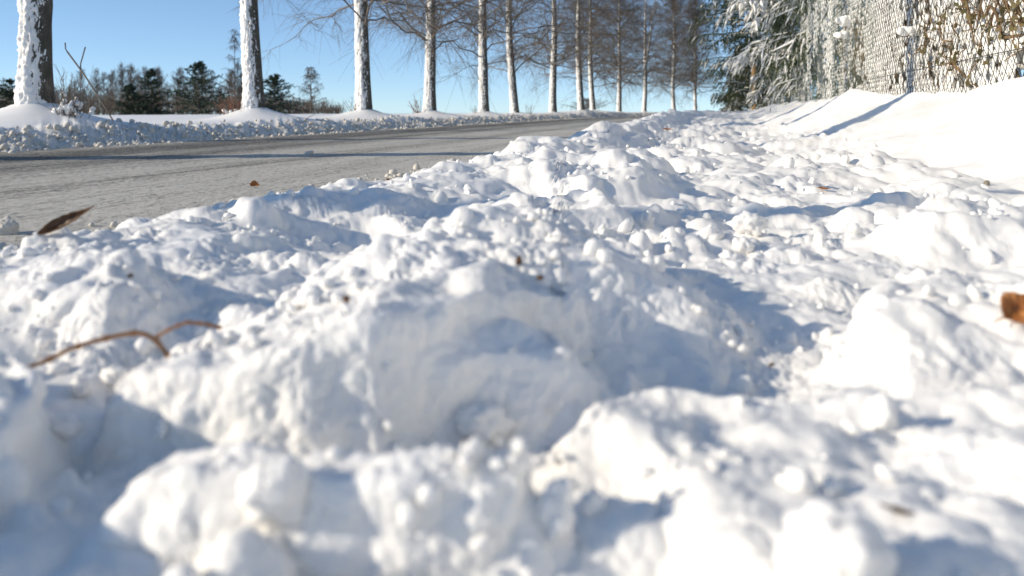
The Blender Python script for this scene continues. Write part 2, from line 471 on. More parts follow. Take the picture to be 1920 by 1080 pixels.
def poly_sd(r, f, pts):
    """signed distance to a plan outline, positive inside"""
    q = np.array([((px - CXP) / FPX * fc, fc) for px, fc in pts])
    d = np.full(r.shape, 1e9); ins = np.zeros(r.shape, bool)
    for i in range(len(q)):
        a = q[i]; b = q[(i + 1) % len(q)]; e = b - a
        t = np.clip(((r - a[0]) * e[0] + (f - a[1]) * e[1]) / (e @ e), 0, 1)
        d = np.minimum(d, np.hypot(r - a[0] - e[0] * t, f - a[1] - e[1] * t))
        c = ((a[1] > f) != (b[1] > f)) & (r < (b[0] - a[0]) * (f - a[1]) / (b[1] - a[1] + 1e-12) + a[0])
        ins ^= c
    return np.where(ins, d, -d)

def base_near(X, Y):
    """the pavement, its heaps and the bank, without the small clods"""
    s = X - curve(Y)
    rr = X * CT + Y * ST; ff = -X * ST + Y * CT
    rho = np.hypot(X, Y)
    lvl = -0.284 - 0.022 * sstep(1.2, 3.0, Y) + 0.20 * sstep(8, 36, Y)
    lvl = lvl + 0.015 * fbm(X * 1.3, Y * 1.3, 5, 3)
    ridge_top = -0.222 + 0.045 * sstep(2.0, 7.0, Y) + 0.12 * sstep(7, 16, Y)
    edge = s + 0.10 * fbm(X * 0.9, Y * 0.9, 21, 3) + 0.03 * vnoise(X * 5, Y * 5, 27)
    pav = lvl + np.exp(-((edge + 1.02) / 0.30) ** 2) * np.maximum(ridge_top - lvl, 0.02)
    pav = np.where(s < -1.1, pav + (-0.47 - pav) * sstep(-1.18, -1.72, edge), pav)
    foot = 0.55 + 0.50 * (1 - sstep(3.6, 6.4, Y))
    tb = np.clip((s - foot + 0.08 * fbm(X, Y * .7, 33, 2)) / (1.66 - foot), 0, 1)
    bankh = 0.18 + 0.05 * fbm(X * .7, Y * .35, 31, 2) + 0.10 * np.exp(-((Y - 11.5) / 1.6) ** 2)
    pav = pav + (bankh - pav) * (0.62 * tb ** 1.7 + 0.38 * tb) + 0.06 * np.clip(s - 1.66, 0, 8)
    z = pav
    near = (rho < 6.0) & (s > -1.4)
    if near.any():
        z = pav.copy()
        r = rr[near]; f = ff[near]; zn = pav[near].copy()
        xn = X[near]; yn = Y[near]
        wx = 0.020 * fbm(xn * 8, yn * 8, 41, 2); wy = 0.020 * fbm(xn * 8, yn * 8, 47, 2)
        for (px, py, fc, a, b, hgt) in HOLES:
            d2 = ((r + wx - (px - CXP) / FPX * fc) / a) ** 2 + ((f + wy - fc) / b) ** 2
            zn = zn - hgt * np.exp(-d2 ** 1.5)
        dw = .018 * fbm(xn * 6, yn * 6, 43, 2)
        roll = .012 * fbm(xn * 6, yn * 6, 49, 3)
        for (pts, z0, (rl, kl), (rh, kh), w) in SLABS:
            d = poly_sd(r, f, pts) + dw * min(1, w / .02) ** .5
            zt = z0 - kl * np.clip(rl - r, 0, None) - kh * np.clip(r - rh, 0, None) + roll
            zn = zn + np.maximum(zt - zn, 0) * sstep(-w, w, d)
        for (px, py, fc, a, b, hgt, p) in HEAPS:
            zt = (HOR - py) / FPX * fc - 0.014
            d2 = ((r + wx - (px - CXP) / FPX * fc) / a) ** 2 + ((f + wy - fc) / b) ** 2
            c = zt - 1.25 * hgt * (1 - np.exp(-np.minimum(d2, 9) ** (0.75 + 0.25 * p) * .8))
            c = c - 1.2 * hgt * np.clip(d2 - 1.3, 0, 30)
            zn = smax(zn, c, 0.014)
        z[near] = zn
    return z, s, edge, rho

def height(X, Y):
    z, s, edge, rho = base_near(X, Y)
    pavement_mask = sstep(-1.65, -1.1, edge) * (1 - 0.95 * sstep(0.75, 1.15, s))
    e2 = s + 0.09 * fbm(X * .8, Y * .8, 51, 3)
    verge = -0.182 + 0.018 * fbm(X * .5, Y * .5, 55, 3) - 0.006 * np.clip(-s - 11, 0, 60)
    for i, (tx, ty, _, rf) in enumerate(ALLROW):
        k = [.36, .31, .26, .22, .18][i] if i < 5 else (.14 if i < 15 else .1)
        if i in (7, 8): k = .22
        d = np.hypot(X - tx, Y - ty)
        w = 0.52 if i not in (7, 8) else 1.2
        verge = verge + k * np.exp(-(np.hypot(d, .1) / w) ** 1.25)
    far = -0.47 + (verge + 0.47) * sstep(-5.35, -6.45, e2)
    farmask = sstep(-5.4, -5.6, e2) * sstep(-6.75, -6.3, e2)
    side = s < -3.0
    act = (rho < 60) & ~side & (s < 3)
    x = X[act]; y = Y[act]; q = rho[act]
    e = 0.012
    b0 = z[act]
    slope = np.hypot(base_near(x + e, y)[0] - b0, base_near(x, y + e)[0] - b0) / e
    flat = 1 / (1 + (slope / 0.6) ** 3)
    x = x + 0.010 * fbm(x * 18, y * 18, 61, 3); y = y + 0.010 * fbm(x * 18 + 5, y * 18, 67, 3)
    patch = sstep(-0.3, 0.45, fbm(x * 2.2, y * 2.2, 71, 2))
    patch2 = sstep(-0.2, 0.4, fbm(x * 6, y * 6, 73, 2))
    L = 0.20 * lumps(x, y, 0.62, 201, .45) * sstep(2.0, 4.5, q)
    L = L + 0.22 * lumps(x, y, 0.27, 211, .35) * (.0 + .75 * sstep(1.5, 2.6, q)) * (.03 + .97 * flat)
    L = L + 0.36 * lumps(x, y, 0.115, 221, .38) * (.25 + .75 * patch) * (.35 + .65 * sstep(1.0, 1.8, q)) * (1 - sstep(25, 45, q)) * (.03 + .97 * flat)
    L = L + 0.36 * lumps(x, y, 0.052, 231, .34) * (.05 + .95 * patch) * (.4 + .6 * sstep(.6, 1.0, q)) * (1 - sstep(5, 9, q)) * (.03 + .97 * flat)
    L = L + 0.36 * lumps(x, y, 0.024, 241, .4) * (.1 + .9 * patch * patch2) * (1 - sstep(2, 3.2, q)) * (.03 + .97 * flat)
    L = L + (0.012 * fbm(x * 7, y * 7, 79, 3)) * (.1 + .9 * flat)
    lm = np.zeros_like(X)
    lm[act] = L - 0.010 - .006 * sstep(1.3, 2.4, q) - 0.012 * sstep(2.5, 5, q)
    z = z + lm * pavement_mask
    z = z + (0.012 * fbm(X * 3 + Y, Y * 2.0, 83, 3) + .018 * fbm(X * 2.2, Y * 1.6, 87, 3) + .005 * fbm(X * 9, Y * 9, 85, 3)) * sstep(0.7, 1.1, s) * (rho < 40)
    a2 = side & (rho < 60) & (s > -8)
    lf = np.zeros_like(X)
    lf[a2] = 0.5 * lumps(X[a2], Y[a2], .16, 301, .7) + 0.5 * lumps(X[a2], Y[a2], .07, 311, .7)
    far = far + (lf - .03) * farmask
    z = np.where(side, far, z) - drop(X, Y)
    dirt = np.where(side, 0.8 * sstep(-6.6, -6.0, e2), 0.6 * (1 - sstep(-1.7, -1.4, edge)))
    return z, dirt

def hit(px, py, f0=0.3, f1=80.0):
    """where the sight line through a photo pixel meets the snow (or the road)"""
    f = f0 * (f1 / f0) ** np.linspace(0, 1, 6000)
    r = (px - CXP) / FPX * f
    X, Y = RF(r, f); Z = (HOR - py) / FPX * f
    H, _ = height(X, Y)
    s = X - curve(Y)
    H = np.where((s < -1.5) & (s > -5.8), np.maximum(H, ROAD_Z), H)
    i = np.argmax(Z < H)
    return np.array([X[i], Y[i], H[i]]), f[i]

def ground(x, y):
    return float(height(np.array([float(x)]), np.array([float(y)]))[0][0])

# ------------------------------------------------------------------ snow sheets and road
def puff_up(V, nr, na):
    """push the surface out along its normals so that the heaps swell and overhang a little"""
    G = V.reshape(nr, na, 3)
    dr = np.empty_like(G); dr[1:-1] = G[2:] - G[:-2]; dr[0] = G[1] - G[0]; dr[-1] = G[-1] - G[-2]
    da = np.roll(G, -1, 1) - np.roll(G, 1, 1)
    N = np.cross(da, dr); N /= np.linalg.norm(N, axis=2, keepdims=True) + 1e-12
    N = N * np.sign(N[..., 2:3])
    for _ in range(3):                                   # even directions, so that neighbouring points do not cross
        N[1:-1] = (N[:-2] + 2 * N[1:-1] + N[2:]) / 4
        N = (np.roll(N, 1, 1) + 2 * N + np.roll(N, -1, 1)) / 4
    N = N / (np.linalg.norm(N, axis=2, keepdims=True) + 1e-12)
    N = N.reshape(-1, 3)
    s = V[:, 0] - curve(V[:, 1]); rho = np.hypot(V[:, 0], V[:, 1])
    m = (s > -1.75) & (s < 1.9) & (rho < 30) & (rho > .22)
    P = V[m]; q = rho[m]; ss = s[m]
    mask = sstep(-1.7, -1.2, ss) * (1 - 0.80 * sstep(0.6, 1.05, ss))
    rough = sstep(-.15, .55, fbm(P[:, 0] * 3.1, P[:, 1] * 3.1, 171, 2))
    rough2 = sstep(-.2, .5, fbm(P[:, 0] * 7.0, P[:, 1] * 7.0, 173, 2))
    d = .07 * (puffs(P, .42, 1) - .25) * sstep(1.8, 4, q)
    d = d + .036 * (puffs(P * np.array([1, 1, 1.25]), .15, 2) - .25) * (.45 + .55 * rough)
    steep = np.sqrt(np.clip(1 - N[m][:, 2] ** 2, 0, 1)); rough = np.maximum(rough, sstep(.55, .9, steep) * .9); rough2 = np.maximum(rough2, sstep(.55, .9, steep) * .8)
    rough = rough * (.35 + .65 * sstep(.6, 1.0, q)); rough2 = rough2 * (.3 + .7 * sstep(.6, 1.0, q))
    d = d + .019 * (puffs(P, .056, 3) - .25) * (.25 + .75 * rough) * (1 - sstep(9, 16, q))
    d = d + .0125 * (puffs(P, .025, 4) - .25) * (.25 + .75 * rough * rough2) * (1 - sstep(4, 7, q))
    d = d + .0065 * (puffs(P, .0115, 5) - .25) * (.15 + .85 * rough2) * (1 - sstep(1.8, 3, q))
    d = d + .0022 * (puffs(P, .0052, 6) - .25) * (.3 + .7 * rough2) * (1 - sstep(1.0, 1.6, q))
    V = V.copy(); V[m] = P + N[m] * (d * mask)[:, None]
    return V

def build_ground():
    rows = np.concatenate([np.geomspace(.10, .30, 24)[:-1], np.geomspace(.30, 1.7, 400)[:-1], np.geomspace(1.7, 6, 205)[:-1], np.geomspace(6, 100, 185), np.geomspace(100, 3000, 26)[1:]])
    fa = np.linspace(-math.radians(50), math.radians(44), 730)
    back = np.linspace(math.radians(44), 2 * math.pi - math.radians(50), 70)[1:-1]
    ang = np.concatenate([fa, back]) + 0.0
    na = len(ang)
    A, Rr = np.meshgrid(ang, rows)
    # crowd the rows together where the snow is steep, so that broken faces get as much detail as flat ground
    X, Y = RF(Rr * np.sin(A), Rr * np.cos(A))
    zb = base_near(X.ravel(), Y.ravel())[0].reshape(A.shape)
    q_ = Rr[1:]
    dl = np.hypot(.5 * np.diff(Rr, axis=0), np.where(q_ < 6, np.diff(zb, axis=0), 0)) / q_
    wgt = (np.log(rows[1:] / rows[:-1])[:, None]); dens0 = (1.0 / (len(rows) - 1)) / wgt        # keeps the planned spacing on flat ground
    dl = dl * dens0
    ker = np.ones(9) / 9
    pad = np.concatenate([dl[:, -4:], dl, dl[:, :4]], 1); cs = np.cumsum(np.concatenate([np.zeros((len(dl), 1)), pad], 1), 1); dl = (cs[:, 9:] - cs[:, :-9]) / 9
    cum = np.concatenate([np.zeros((1, na)), np.cumsum(dl, 0)], 0); cum /= cum[-1:]
    tt = np.linspace(0, 1, len(rows)); lr = np.log(rows)
    for j in range(na): Rr[:, j] = np.exp(np.interp(tt, cum[:, j], lr))
    r = Rr * np.sin(A); f = Rr * np.cos(A)
    X, Y = RF(r, f)
    Z, D = height(X.ravel(), Y.ravel())
    s = (X - curve(Y)).ravel()
    V = np.stack([X.ravel(), Y.ravel(), Z], 1)
    V = puff_up(V, len(rows), na)
    idx = np.arange(len(rows) * na).reshape(len(rows), na)
    a = idx[:-1]; b = idx[1:]
    F = np.stack([a, np.roll(a, -1, 1), np.roll(b, -1, 1), b], -1).reshape(-1, 4)
    F = F[:, ::-1]
    # centre fan
    V = np.concatenate([V, [[0, 0, -0.30]]]); D = np.append(D, 0); s = np.append(s, 0)
    c = len(V) - 1
    fan = np.stack([idx[0], np.roll(idx[0], -1), np.full(na, c)], 1)[:, ::-1]
    sf = s[F]
    nearF = F[(sf > -1.9).all(1)]
    farF = F[(sf < -5.3).all(1) | ((np.hypot(V[F[:, 0], 0], V[F[:, 0], 1]) > 150) & ~(sf > -1.9).all(1))]
    def cut(FF, name, extra=None):
        fl = [FF] + ([extra] if extra is not None else [])
        u = np.unique(np.concatenate([x.ravel() for x in fl]))
        mp = np.full(len(V), -1); mp[u] = np.arange(len(u))
        me = mesh_np(name, V[u], [mp[x] for x in fl], M_SNOW, True, {"dirt": D[u]})
        return obj(name, me, kind='structure')
    cut(nearF, "snowy_pavement", fan)
    cut(farF, "snowy_verge")
build_ground()

def build_road():
    ys = np.concatenate([np.arange(-40, 0, 1.0), np.arange(0, 40, 0.4), np.arange(40, 150, 1.0)])
    ss = np.linspace(-6.1, -1.25, 90)
    Sg, Yg = np.meshgrid(ss, ys)
    Xg = Sg + curve(Yg)
    Zg = ROAD_Z - drop(Xg, Yg) + 0.006 * fbm(Xg * 2.5, Yg * 0.35, 91, 3)
    V = np.stack([Xg, Yg, Zg], -1).reshape(-1, 3)
    idx = np.arange(len(V)).reshape(len(ys), len(ss))
    F = np.stack([idx[:-1, :-1], idx[:-1, 1:], idx[1:, 1:], idx[1:, :-1]], -1).reshape(-1, 4)
    me = mesh_np("road", V, F, M_ROAD, True, {"across": ((Sg + 5.5) / 4.0).ravel()})
    obj("road", me, kind='structure')
build_road()

# ------------------------------------------------------------------ loose crumbs (uncountable)
def crumbs():
    rng = np.random.default_rng(11)
    n = 6500
    f = 0.38 * (14 / 0.38) ** (rng.random(n) ** 1.15)
    r = rng.uniform(-0.8, 0.75, n) * f
    X, Y = RF(r, f); s = X - curve(Y)
    ok = (s > -1.62) & (s < 0.95)
    cl = sstep(-0.05, 0.5, fbm(X * 3, Y * 3, 400, 2))
    ok &= rng.random(n) < 0.08 + 0.92 * cl
    X, Y, f = X[ok], Y[ok], f[ok]
    Z, _ = height(X, Y)
    size = np.clip(np.exp(rng.normal(math.log(0.0036), 0.55, len(X))), 0.0016, np.where(f < .8, .0065, .010)) * (0.8 + 0.6 * np.clip(f, 0, 6))
    SC = size[:, None] * rng.uniform(0.7, 1.25, (len(X), 3))
    C = np.stack([X, Y, Z + size * 0.1], 1)
    bag = Bag()
    nr = f < .8
    bag.add(*blobs(C[nr], SC[nr], 3, rng, 0.35, 6)); bag.add(*blobs(C[~nr], SC[~nr], 2, rng, 0.35, 6))
    obj("snow_crumbs", bag.mesh("snow_crumbs", M_CLOD), kind='stuff')
    # slush thrown up on the far kerb
    n = 8000
    Y = 1.0 + 50 * rng.random(n) ** 1.5
    s = -5.6 - np.abs(rng.normal(0, 0.42, n)); s = np.where(s < -6.6, -5.6 - .8 * rng.random(n), s)
    X = s + curve(Y); Z, _ = height(X, Y)
    size = np.clip(np.exp(rng.normal(math.log(0.0145), 0.5, n)), 0.006, 0.042)
    SC = size[:, None] * rng.uniform(0.7, 1.25, (n, 3))
    C = np.stack([X, Y, np.maximum(Z, ROAD_Z - 0.02) + size * 0.25], 1)
    bag = Bag(); nr = Y < 8.5
    bag.add(*blobs(C[nr], SC[nr], 2, rng, 0.35, 2)); bag.add(*blobs(C[~nr], SC[~nr], 1, rng, 0.35))
    obj("slush_clods", bag.mesh("slush_clods", M_SLUSH), kind='stuff')
    # dirty crumbs along the near road edge
    n = 1500
    Y = 0.6 + 25 * rng.random(n) ** 1.6
    s = -1.50 - np.abs(rng.normal(0, 0.13, n)); X = s + curve(Y); Z, _ = height(X, Y)
    Z = np.maximum(Z, ROAD_Z - drop(X, Y))
    size = np.clip(np.exp(rng.normal(math.log(0.007), 0.6, n)), 0.003, 0.03)
    C = np.stack([X, Y, Z + size * 0.3], 1)
    bag = Bag(); bag.add(*blobs(C, size[:, None] * rng.uniform(.7, 1.25, (n, 3)), 1, rng, 0.3))
    obj("slush_crumbs", bag.mesh("slush_crumbs", M_SLUSH), kind='stuff')
crumbs()

# ------------------------------------------------------------------ avenue trees
def trunk_path(H, lean, seed, x0=0.0):
    rng = np.random.default_rng(seed)
    z = np.linspace(-0.45, H, 90)
    wob = sum(a * np.sin(z * w + p) for a, w, p in [(rng.uniform(.01, .035), rng.uniform(.5, 1.3), rng.uniform(0, 6)) for _ in range(3)])
    wob2 = sum(a * np.sin(z * w + p) for a, w, p in [(rng.uniform(.01, .035), rng.uniform(.5, 1.3), rng.uniform(0, 6)) for _ in range(3)])
    k = np.clip(z, 0, 4)
    return np.stack([wob - np.interp(0, z, wob) + lean * k, wob2 - np.interp(0, z, wob2), z], 1)

def trunk_radius(z, r0, H):
    return r0 * (np.clip(1 - 0.88 * np.clip(z, 0, None) / H, 0.06, 1)) + 0.10 * r0 * np.exp(-np.clip(z, -.3, None) / 0.22)

SNOW_AZ = math.radians(222)
def trunk_meshes(H, lean, seed, r0, bare=1.0, az=SNOW_AZ, thr=0.0, lowk=.02):
    P = trunk_path(H, lean, seed)
    m = 28
    zz = P[:, 2]
    rad = trunk_radius(zz, r0, H)
    rng = np.random.default_rng(seed + 5)
    for _ in range(9):                                   # burls where old limbs were cut
        zc = rng.uniform(0.9, 7); rad = rad * (1 + rng.uniform(.03, .10) * np.exp(-((zz - zc) / rng.uniform(.10, .22)) ** 2))
    a = np.arange(m) * 2 * np.pi / m
    def skin(extra):
        R = rad[:, None] * (1 + 0.05 * fbm(a[None] * 1.3 + 0 * zz[:, None], zz[:, None] * 1.1 + seed, seed, 2)) + extra
        V = np.stack([P[:, 0, None] + R * np.cos(a), P[:, 1, None] + R * np.sin(a), np.repeat(zz[:, None], m, 1)], -1)
        idx = np.arange(V.shape[0] * m).reshape(-1, m)
        F = np.stack([idx[:-1], np.roll(idx[:-1], -1, 1), np.roll(idx[1:], -1, 1), idx[1:]], -1).reshape(-1, 4)
        return V.reshape(-1, 3), F
    bark = mesh_np("trunk", *skin(0.0), M_BARK)
    # the snow blown onto one side: a coat that dives into the bark where it ends
    zs = np.concatenate([np.linspace(-0.4, 3.3, 190), np.linspace(3.36, H * .93, 40)]); ms = 60
    a2 = az + np.linspace(-2.1, 2.1, ms)
    px = np.interp(zs, zz, P[:, 0]); py = np.interp(zs, zz, P[:, 1]); rr = np.interp(zs, zz, rad)
    A, Z = np.meshgrid(a2, zs)
    Rb = rr[:, None] * (1 + 0.05 * fbm(A * 1.3, Z * 1.1 + seed, seed, 2))
    nz = fbm(A * 3.0, Z * 5.0, seed + 9, 4, 0.6)
    low = np.exp(-np.clip(Z, 0, None) / 0.25)
    fade = sstep(1.2, 6.5, Z)
    t = 0.022 * (np.cos(A - az) - thr - 0.25 * fade) + 0.018 * nz + 0.016 * fbm(A * 11, Z * 26, seed + 29, 3) + lowk * low * np.clip(np.cos(A - az) + .3, 0, 1)
    lump = 0.014 * np.clip(fbm(A * 7, Z * 14, seed + 19, 2), 0, 1)
    t = np.where(t > 0, t + lump, t)
    R = Rb + np.clip(t, -0.03, 0.09)
    V = np.stack([px[:, None] + R * np.cos(A), py[:, None] + R * np.sin(A), Z], -1).reshape(-1, 3)
    idx = np.arange(len(zs) * ms).reshape(len(zs), ms)
    keep = (t > -0.028)
    F = np.stack([idx[:-1, :-1], idx[:-1, 1:], idx[1:, 1:], idx[1:, :-1]], -1).reshape(-1, 4)
    kf = keep.ravel()[F].any(1)
    coat = mesh_np("snow_coat", V, F[kf], M_CRUST)
    return bark, coat

def branch_set(rng, base, dirs, L, k, droop, wig):
    """n curved shoots of k points"""
    n = len(base); t = np.linspace(0, 1, k)[None, :, None]
    side = np.cross(dirs, np.array([0, 0, 1.0])); side /= np.linalg.norm(side, axis=1, keepdims=True) + 1e-9
    P = base[:, None, :] + dirs[:, None, :] * (L[:, None, None] * t)
    P = P + np.array([0, 0, 1.0]) * (droop[:, None, None] * L[:, None, None] * t ** 2)
    w1 = rng.normal(0, wig, (n, 1, 1)); w2 = rng.uniform(0, 6, (n, 1, 1))
    P = P + side[:, None, :] * (w1 * L[:, None, None] * np.sin(t * 5 + w2) * t)
    P[:, 1:-1] += rng.normal(0, wig * 0.18, (n, k - 2, 3)) * L[:, None, None]
    return P

def sample_on(P, par, t):
    k = P.shape[1]
    x = t * (k - 1); i = np.minimum(x.astype(int), k - 2); fr = (x - i)[:, None]
    pos = P[par, i] * (1 - fr) + P[par, i + 1] * fr
    tan = P[par, i + 1] - P[par, i]; tan /= np.linalg.norm(tan, axis=1, keepdims=True) + 1e-9
    return pos, tan

def crown_mesh(name, H, first, nlimb, nsec, ntwig, reach, seed, mat, thick=1.0, weep=0.0):
    rng = np.random.default_rng(seed)
    u = np.sort(rng.random(nlimb) ** 0.9)
    h = first + (H * 0.97 - first) * u
    az = np.arange(nlimb) * 2.39996 + rng.normal(0, 0.5, nlimb)
    el = np.radians(np.clip(rng.normal(30, 20, nlimb), -12, 75) + 30 * u ** 2)
    D = np.stack([np.cos(az) * np.cos(el), np.sin(az) * np.cos(el), np.sin(el)], 1)
    L = reach * (1 - u ** 1.6) * rng.uniform(.6, 1.15, nlimb) + 0.5
    base = np.stack([0 * h, 0 * h, h], 1)
    dr = rng.normal(-0.16 - weep, .20, nlimb) + .2 * u
    P1 = branch_set(rng, base, D, L, 8, dr, 0.15)
    r1 = thick * (0.006 + 0.0062 * L)[:, None] * np.linspace(1, .22, 8)[None]
    bag = Bag(); bag.add(*tubes(P1, r1, 5))
    par = np.repeat(np.arange(nlimb), nsec); t = rng.uniform(.12, 1.0, len(par))
    pos, tan = sample_on(P1, par, t)
    D2 = tan + rng.normal(0, .62, (len(par), 3)) * np.array([1, 1, .55]); D2 /= np.linalg.norm(D2, axis=1, keepdims=True)
    L2 = L[par] * rng.uniform(.22, .5, len(par)) * (1.15 - .5 * t)
    P2 = branch_set(rng, pos, D2, L2, 5, rng.normal(-.05 - weep, .2, len(par)), 0.12)
    r2 = thick * np.clip(0.0034 + 0.004 * L2, 0.0034, .010)[:, None] * np.linspace(1, .35, 5)[None]
    bag.add(*tubes(P2, r2, 3))
    par3 = np.repeat(np.arange(len(par)), ntwig); t3 = rng.uniform(.1, 1.0, len(par3))
    pos, tan = sample_on(P2, par3, t3)
    D3 = tan + rng.normal(0, .65, (len(par3), 3)) * np.array([1, 1, .7]); D3 /= np.linalg.norm(D3, axis=1, keepdims=True)
    L3 = rng.uniform(.25, .85, len(par3)) * np.clip(L2[par3] * 1.1, .45, 1.2)
    P3 = branch_set(rng, pos, D3, L3, 3, rng.normal(-.1 - weep, .25, len(par3)), 0.12)
    r3 = thick * np.full(len(par3), 0.0030)[:, None] * np.linspace(1, .5, 3)[None]
    bag.add(*tubes(P3, r3, 3))
    return bag.mesh(name, mat)

CROWNS = [crown_mesh("crown", 8.2, fs, 80, 9, 12, rc, 500 + i, M_TWIGS, 1.0, w)
          for i, (fs, rc, w) in enumerate([(1.4, 2.7, .06), (1.2, 2.9, .12), (1.3, 3.0, .09)])]
CROWN_HI = crown_mesh("crown", 8.4, 5.0, 30, 6, 5, 2.0, 540, M_TWIGS, .9, 0.0)

ROWLAB = ["thickest snow-plastered trunk at the left edge, standing on a tall snow mound by the road",
          "snow-plastered trunk with reddish shoots on the left of its snow mound",
          "snow-plastered trunk with a swollen burl high up, third from the left along the road",
          "knobbly snow-speckled trunk, fourth from the left across the road",
          "bare-branched tree with straight brown and white trunk, fifth along the far road edge",
          "tree whose trunk leans and bends to the left, just right of the fifth trunk",
          "bare straight-trunked tree at the road edge, directly left of the hump with two trunks",
          "left and thicker of the two trees standing close together on one snow hump",
          "right and thinner of the two trees standing close together on one snow hump",
          "bare tree standing just where the road disappears behind the heaped snow",
          "forked bare tree, first one whose foot is hidden by the heaped snow",
          "far bare tree with spreading low limbs, between the forked tree and the thinnest trunk",
          "farthest and thinnest trunk of the avenue, nearest to the snowy spruces"]
for i, (x, y, lean, rf) in enumerate(ROW):
    g = [-.02, -.03, -.05, -.08, -.10, -.12, -.2, 0.0, .0, -.28, -.25, -.2, -.15][i]
    z0 = ground(x, y) - 0.02
    t = thing("avenue_tree", ROWLAB[i], "tree", (x, y, z0), group="bare trees lining the far side of the road")
    r0 = 0.158 * rf
    left = math.atan2(y, x) + math.pi / 2
    thr = [.26, .24, .26, .28, .34, .42][i] if i < 6 else .74
    bark, coat = trunk_meshes(8.4, lean, 900 + i * 7, r0, 1.0, left + math.radians(12 if i < 4 else 4), thr, .02 if i < 4 else .006)
    tr = obj("trunk", bark, t)
    obj("snow_coat", coat, tr)
    if i < 2:
        c = obj("crown", CROWN_HI, t, rot=(0, 0, 1.3 * i + 2.6))
        c.scale = (1, 1, 1)
    else:
        c = obj("crown", CROWNS[(i * 2 + 1) % 3], t, rot=(0, 0, 2.4 * i + .7), loc=(lean * 2.5, 0, 0 if i > 2 else .35))
        c.scale = (1, 1, 1.0) if i < 9 else (1.1, 1.1, 1.0)
    if i in (9, 11, 12):
        obj("crown", CROWNS[(i + 2) % 3], t, rot=(0, 0, 1.7 * i + 3.1), loc=(lean * 2.5, 0, -.25 if i > 6 else .1))
    if i == 10:    # the fork
        rng = np.random.default_rng(3); tt = np.linspace(0, 1, 14)
        Pf = np.stack([0.02 + 0.65 * tt ** .8, 0.1 * tt, 2.6 + 4.6 * tt], 1)[None]
        bagf = Bag(); bagf.add(*tubes(Pf, (0.09 * (1 - .8 * tt))[None], 10)); obj("limb", bagf.mesh("limb", M_BARK), t)
OUTLAB = ["bare tree behind the left picture edge whose trunk shadow crosses the road",
          "bare tree left of the viewpoint whose trunk shadow falls over the near heaps"]
for i, (x, y, lean, rf) in enumerate(OUT):
    t = thing("avenue_tree", OUTLAB[i], "tree", (x, y, ground(x, y) - .02), group="bare trees lining the far side of the road")
    bark, coat = trunk_meshes(8.6, lean, 1200 + i * 7, .17 * rf)
    tr = obj("trunk", bark, t); obj("snow_coat", coat, tr)
    obj("crown", CROWN_HI, t, rot=(0, 0, 2.0 * i))

# overhanging twigs at the top of the picture come from the third tree
def shoots(bag, base, n, hgt, spread, rng, rad=0.006, lean=(0, 0), droop=-.05, k=6):
    az = rng.uniform(0, 2 * np.pi, n); el = np.pi / 2 - np.abs(rng.normal(0, spread, n))
    D = np.stack([np.cos(az) * np.cos(el) + lean[0], np.sin(az) * np.cos(el) + lean[1], np.sin(el)], 1)
    D /= np.linalg.norm(D, axis=1, keepdims=True)
    L = hgt * rng.uniform(.5, 1.05, n)
    B = np.asarray(base)[None] + np.concatenate([rng.normal(0, .06, (n, 2)), np.zeros((n, 1)) - .05], 1)
    P = branch_set(rng, B, D, L, k, np.full(n, droop) + rng.normal(0, .1, n), .08)
    bag.add(*tubes(P, np.outer(rng.uniform(.6, 1.2, n), rad * np.linspace(1, .35, k)), 4))
    par = np.repeat(np.arange(n), 2); t = rng.uniform(.3, .9, len(par)); pos, tan = sample_on(P, par, t)
    D2 = tan + rng.normal(0, .4, (len(par), 3)); D2 /= np.linalg.norm(D2, axis=1, keepdims=True)
    L2 = L[par] * rng.uniform(.15, .35, len(par))
    bag.add(*tubes(branch_set(rng, pos, D2, L2, 4, np.zeros(len(par)), .08), np.full((len(par), 4), rad * .45) * np.linspace(1, .5, 4), 3))
    return P

def scrub(name, label, px, py, f, n, hgt, spread, seed, mat, snow=0, lean=(0, 0), rad=.007, cat="shrub"):
    rng = np.random.default_rng(seed)
    p = W(px, py, f); z = ground(p[0], p[1])
    t = thing(name, label, cat, (p[0], p[1], z))
    bag = Bag(); P = shoots(bag, (0, 0, 0), n, hgt, spread, rng, rad, lean)
    obj("stems", bag.mesh("stems", mat), t)
    if snow:
        par = rng.integers(0, n, snow); pos, _ = sample_on(P, par, rng.uniform(.02, .5, snow))
        sz = rng.uniform(.014, .040, snow)
        b = Bag(); b.add(*blobs(pos, sz[:, None] * rng.uniform(.7, 1.3, (snow, 3)), 2, rng, .3)); obj("snow_clumps", b.mesh("snow_clumps", M_CRUST), t)
    return t
scrub("snowy_bush", "dark tangle of stems with snow clumps at the right foot of the thickest trunk", 130, 212, 8.6, 30, .6, .45, 31, M_TWIGS, 30, (.05, 0), .006, "bush")
scrub("root_shoots", "reddish shoots on the snow mound left of the second trunk", 432, 192, 12.8, 34, .38, .5, 32, M_SHOOT, 6)
scrub("root_shoots", "thin pale shoots on the left of the third trunk", 662, 205, 16.9, 9, .38, .5, 33, M_TWIGS)
scrub("root_shoots", "fan of brown shoots on the left of the fourth trunk", 785, 205, 20.9, 16, .56, .6, 34, M_SHOOT, 0, (-.3, 0))
scrub("root_shoots", "low shoots on the left foot of the fifth trunk", 888, 210, 25, 10, .35, .7, 35, M_TWIGS, 0, (-.3, 0))
scrub("root_shoots", "upright shoots at the right foot of the bending trunk", 992, 212, 29, 10, .6, .35, 36, M_TWIGS, 0, (.2, 0))

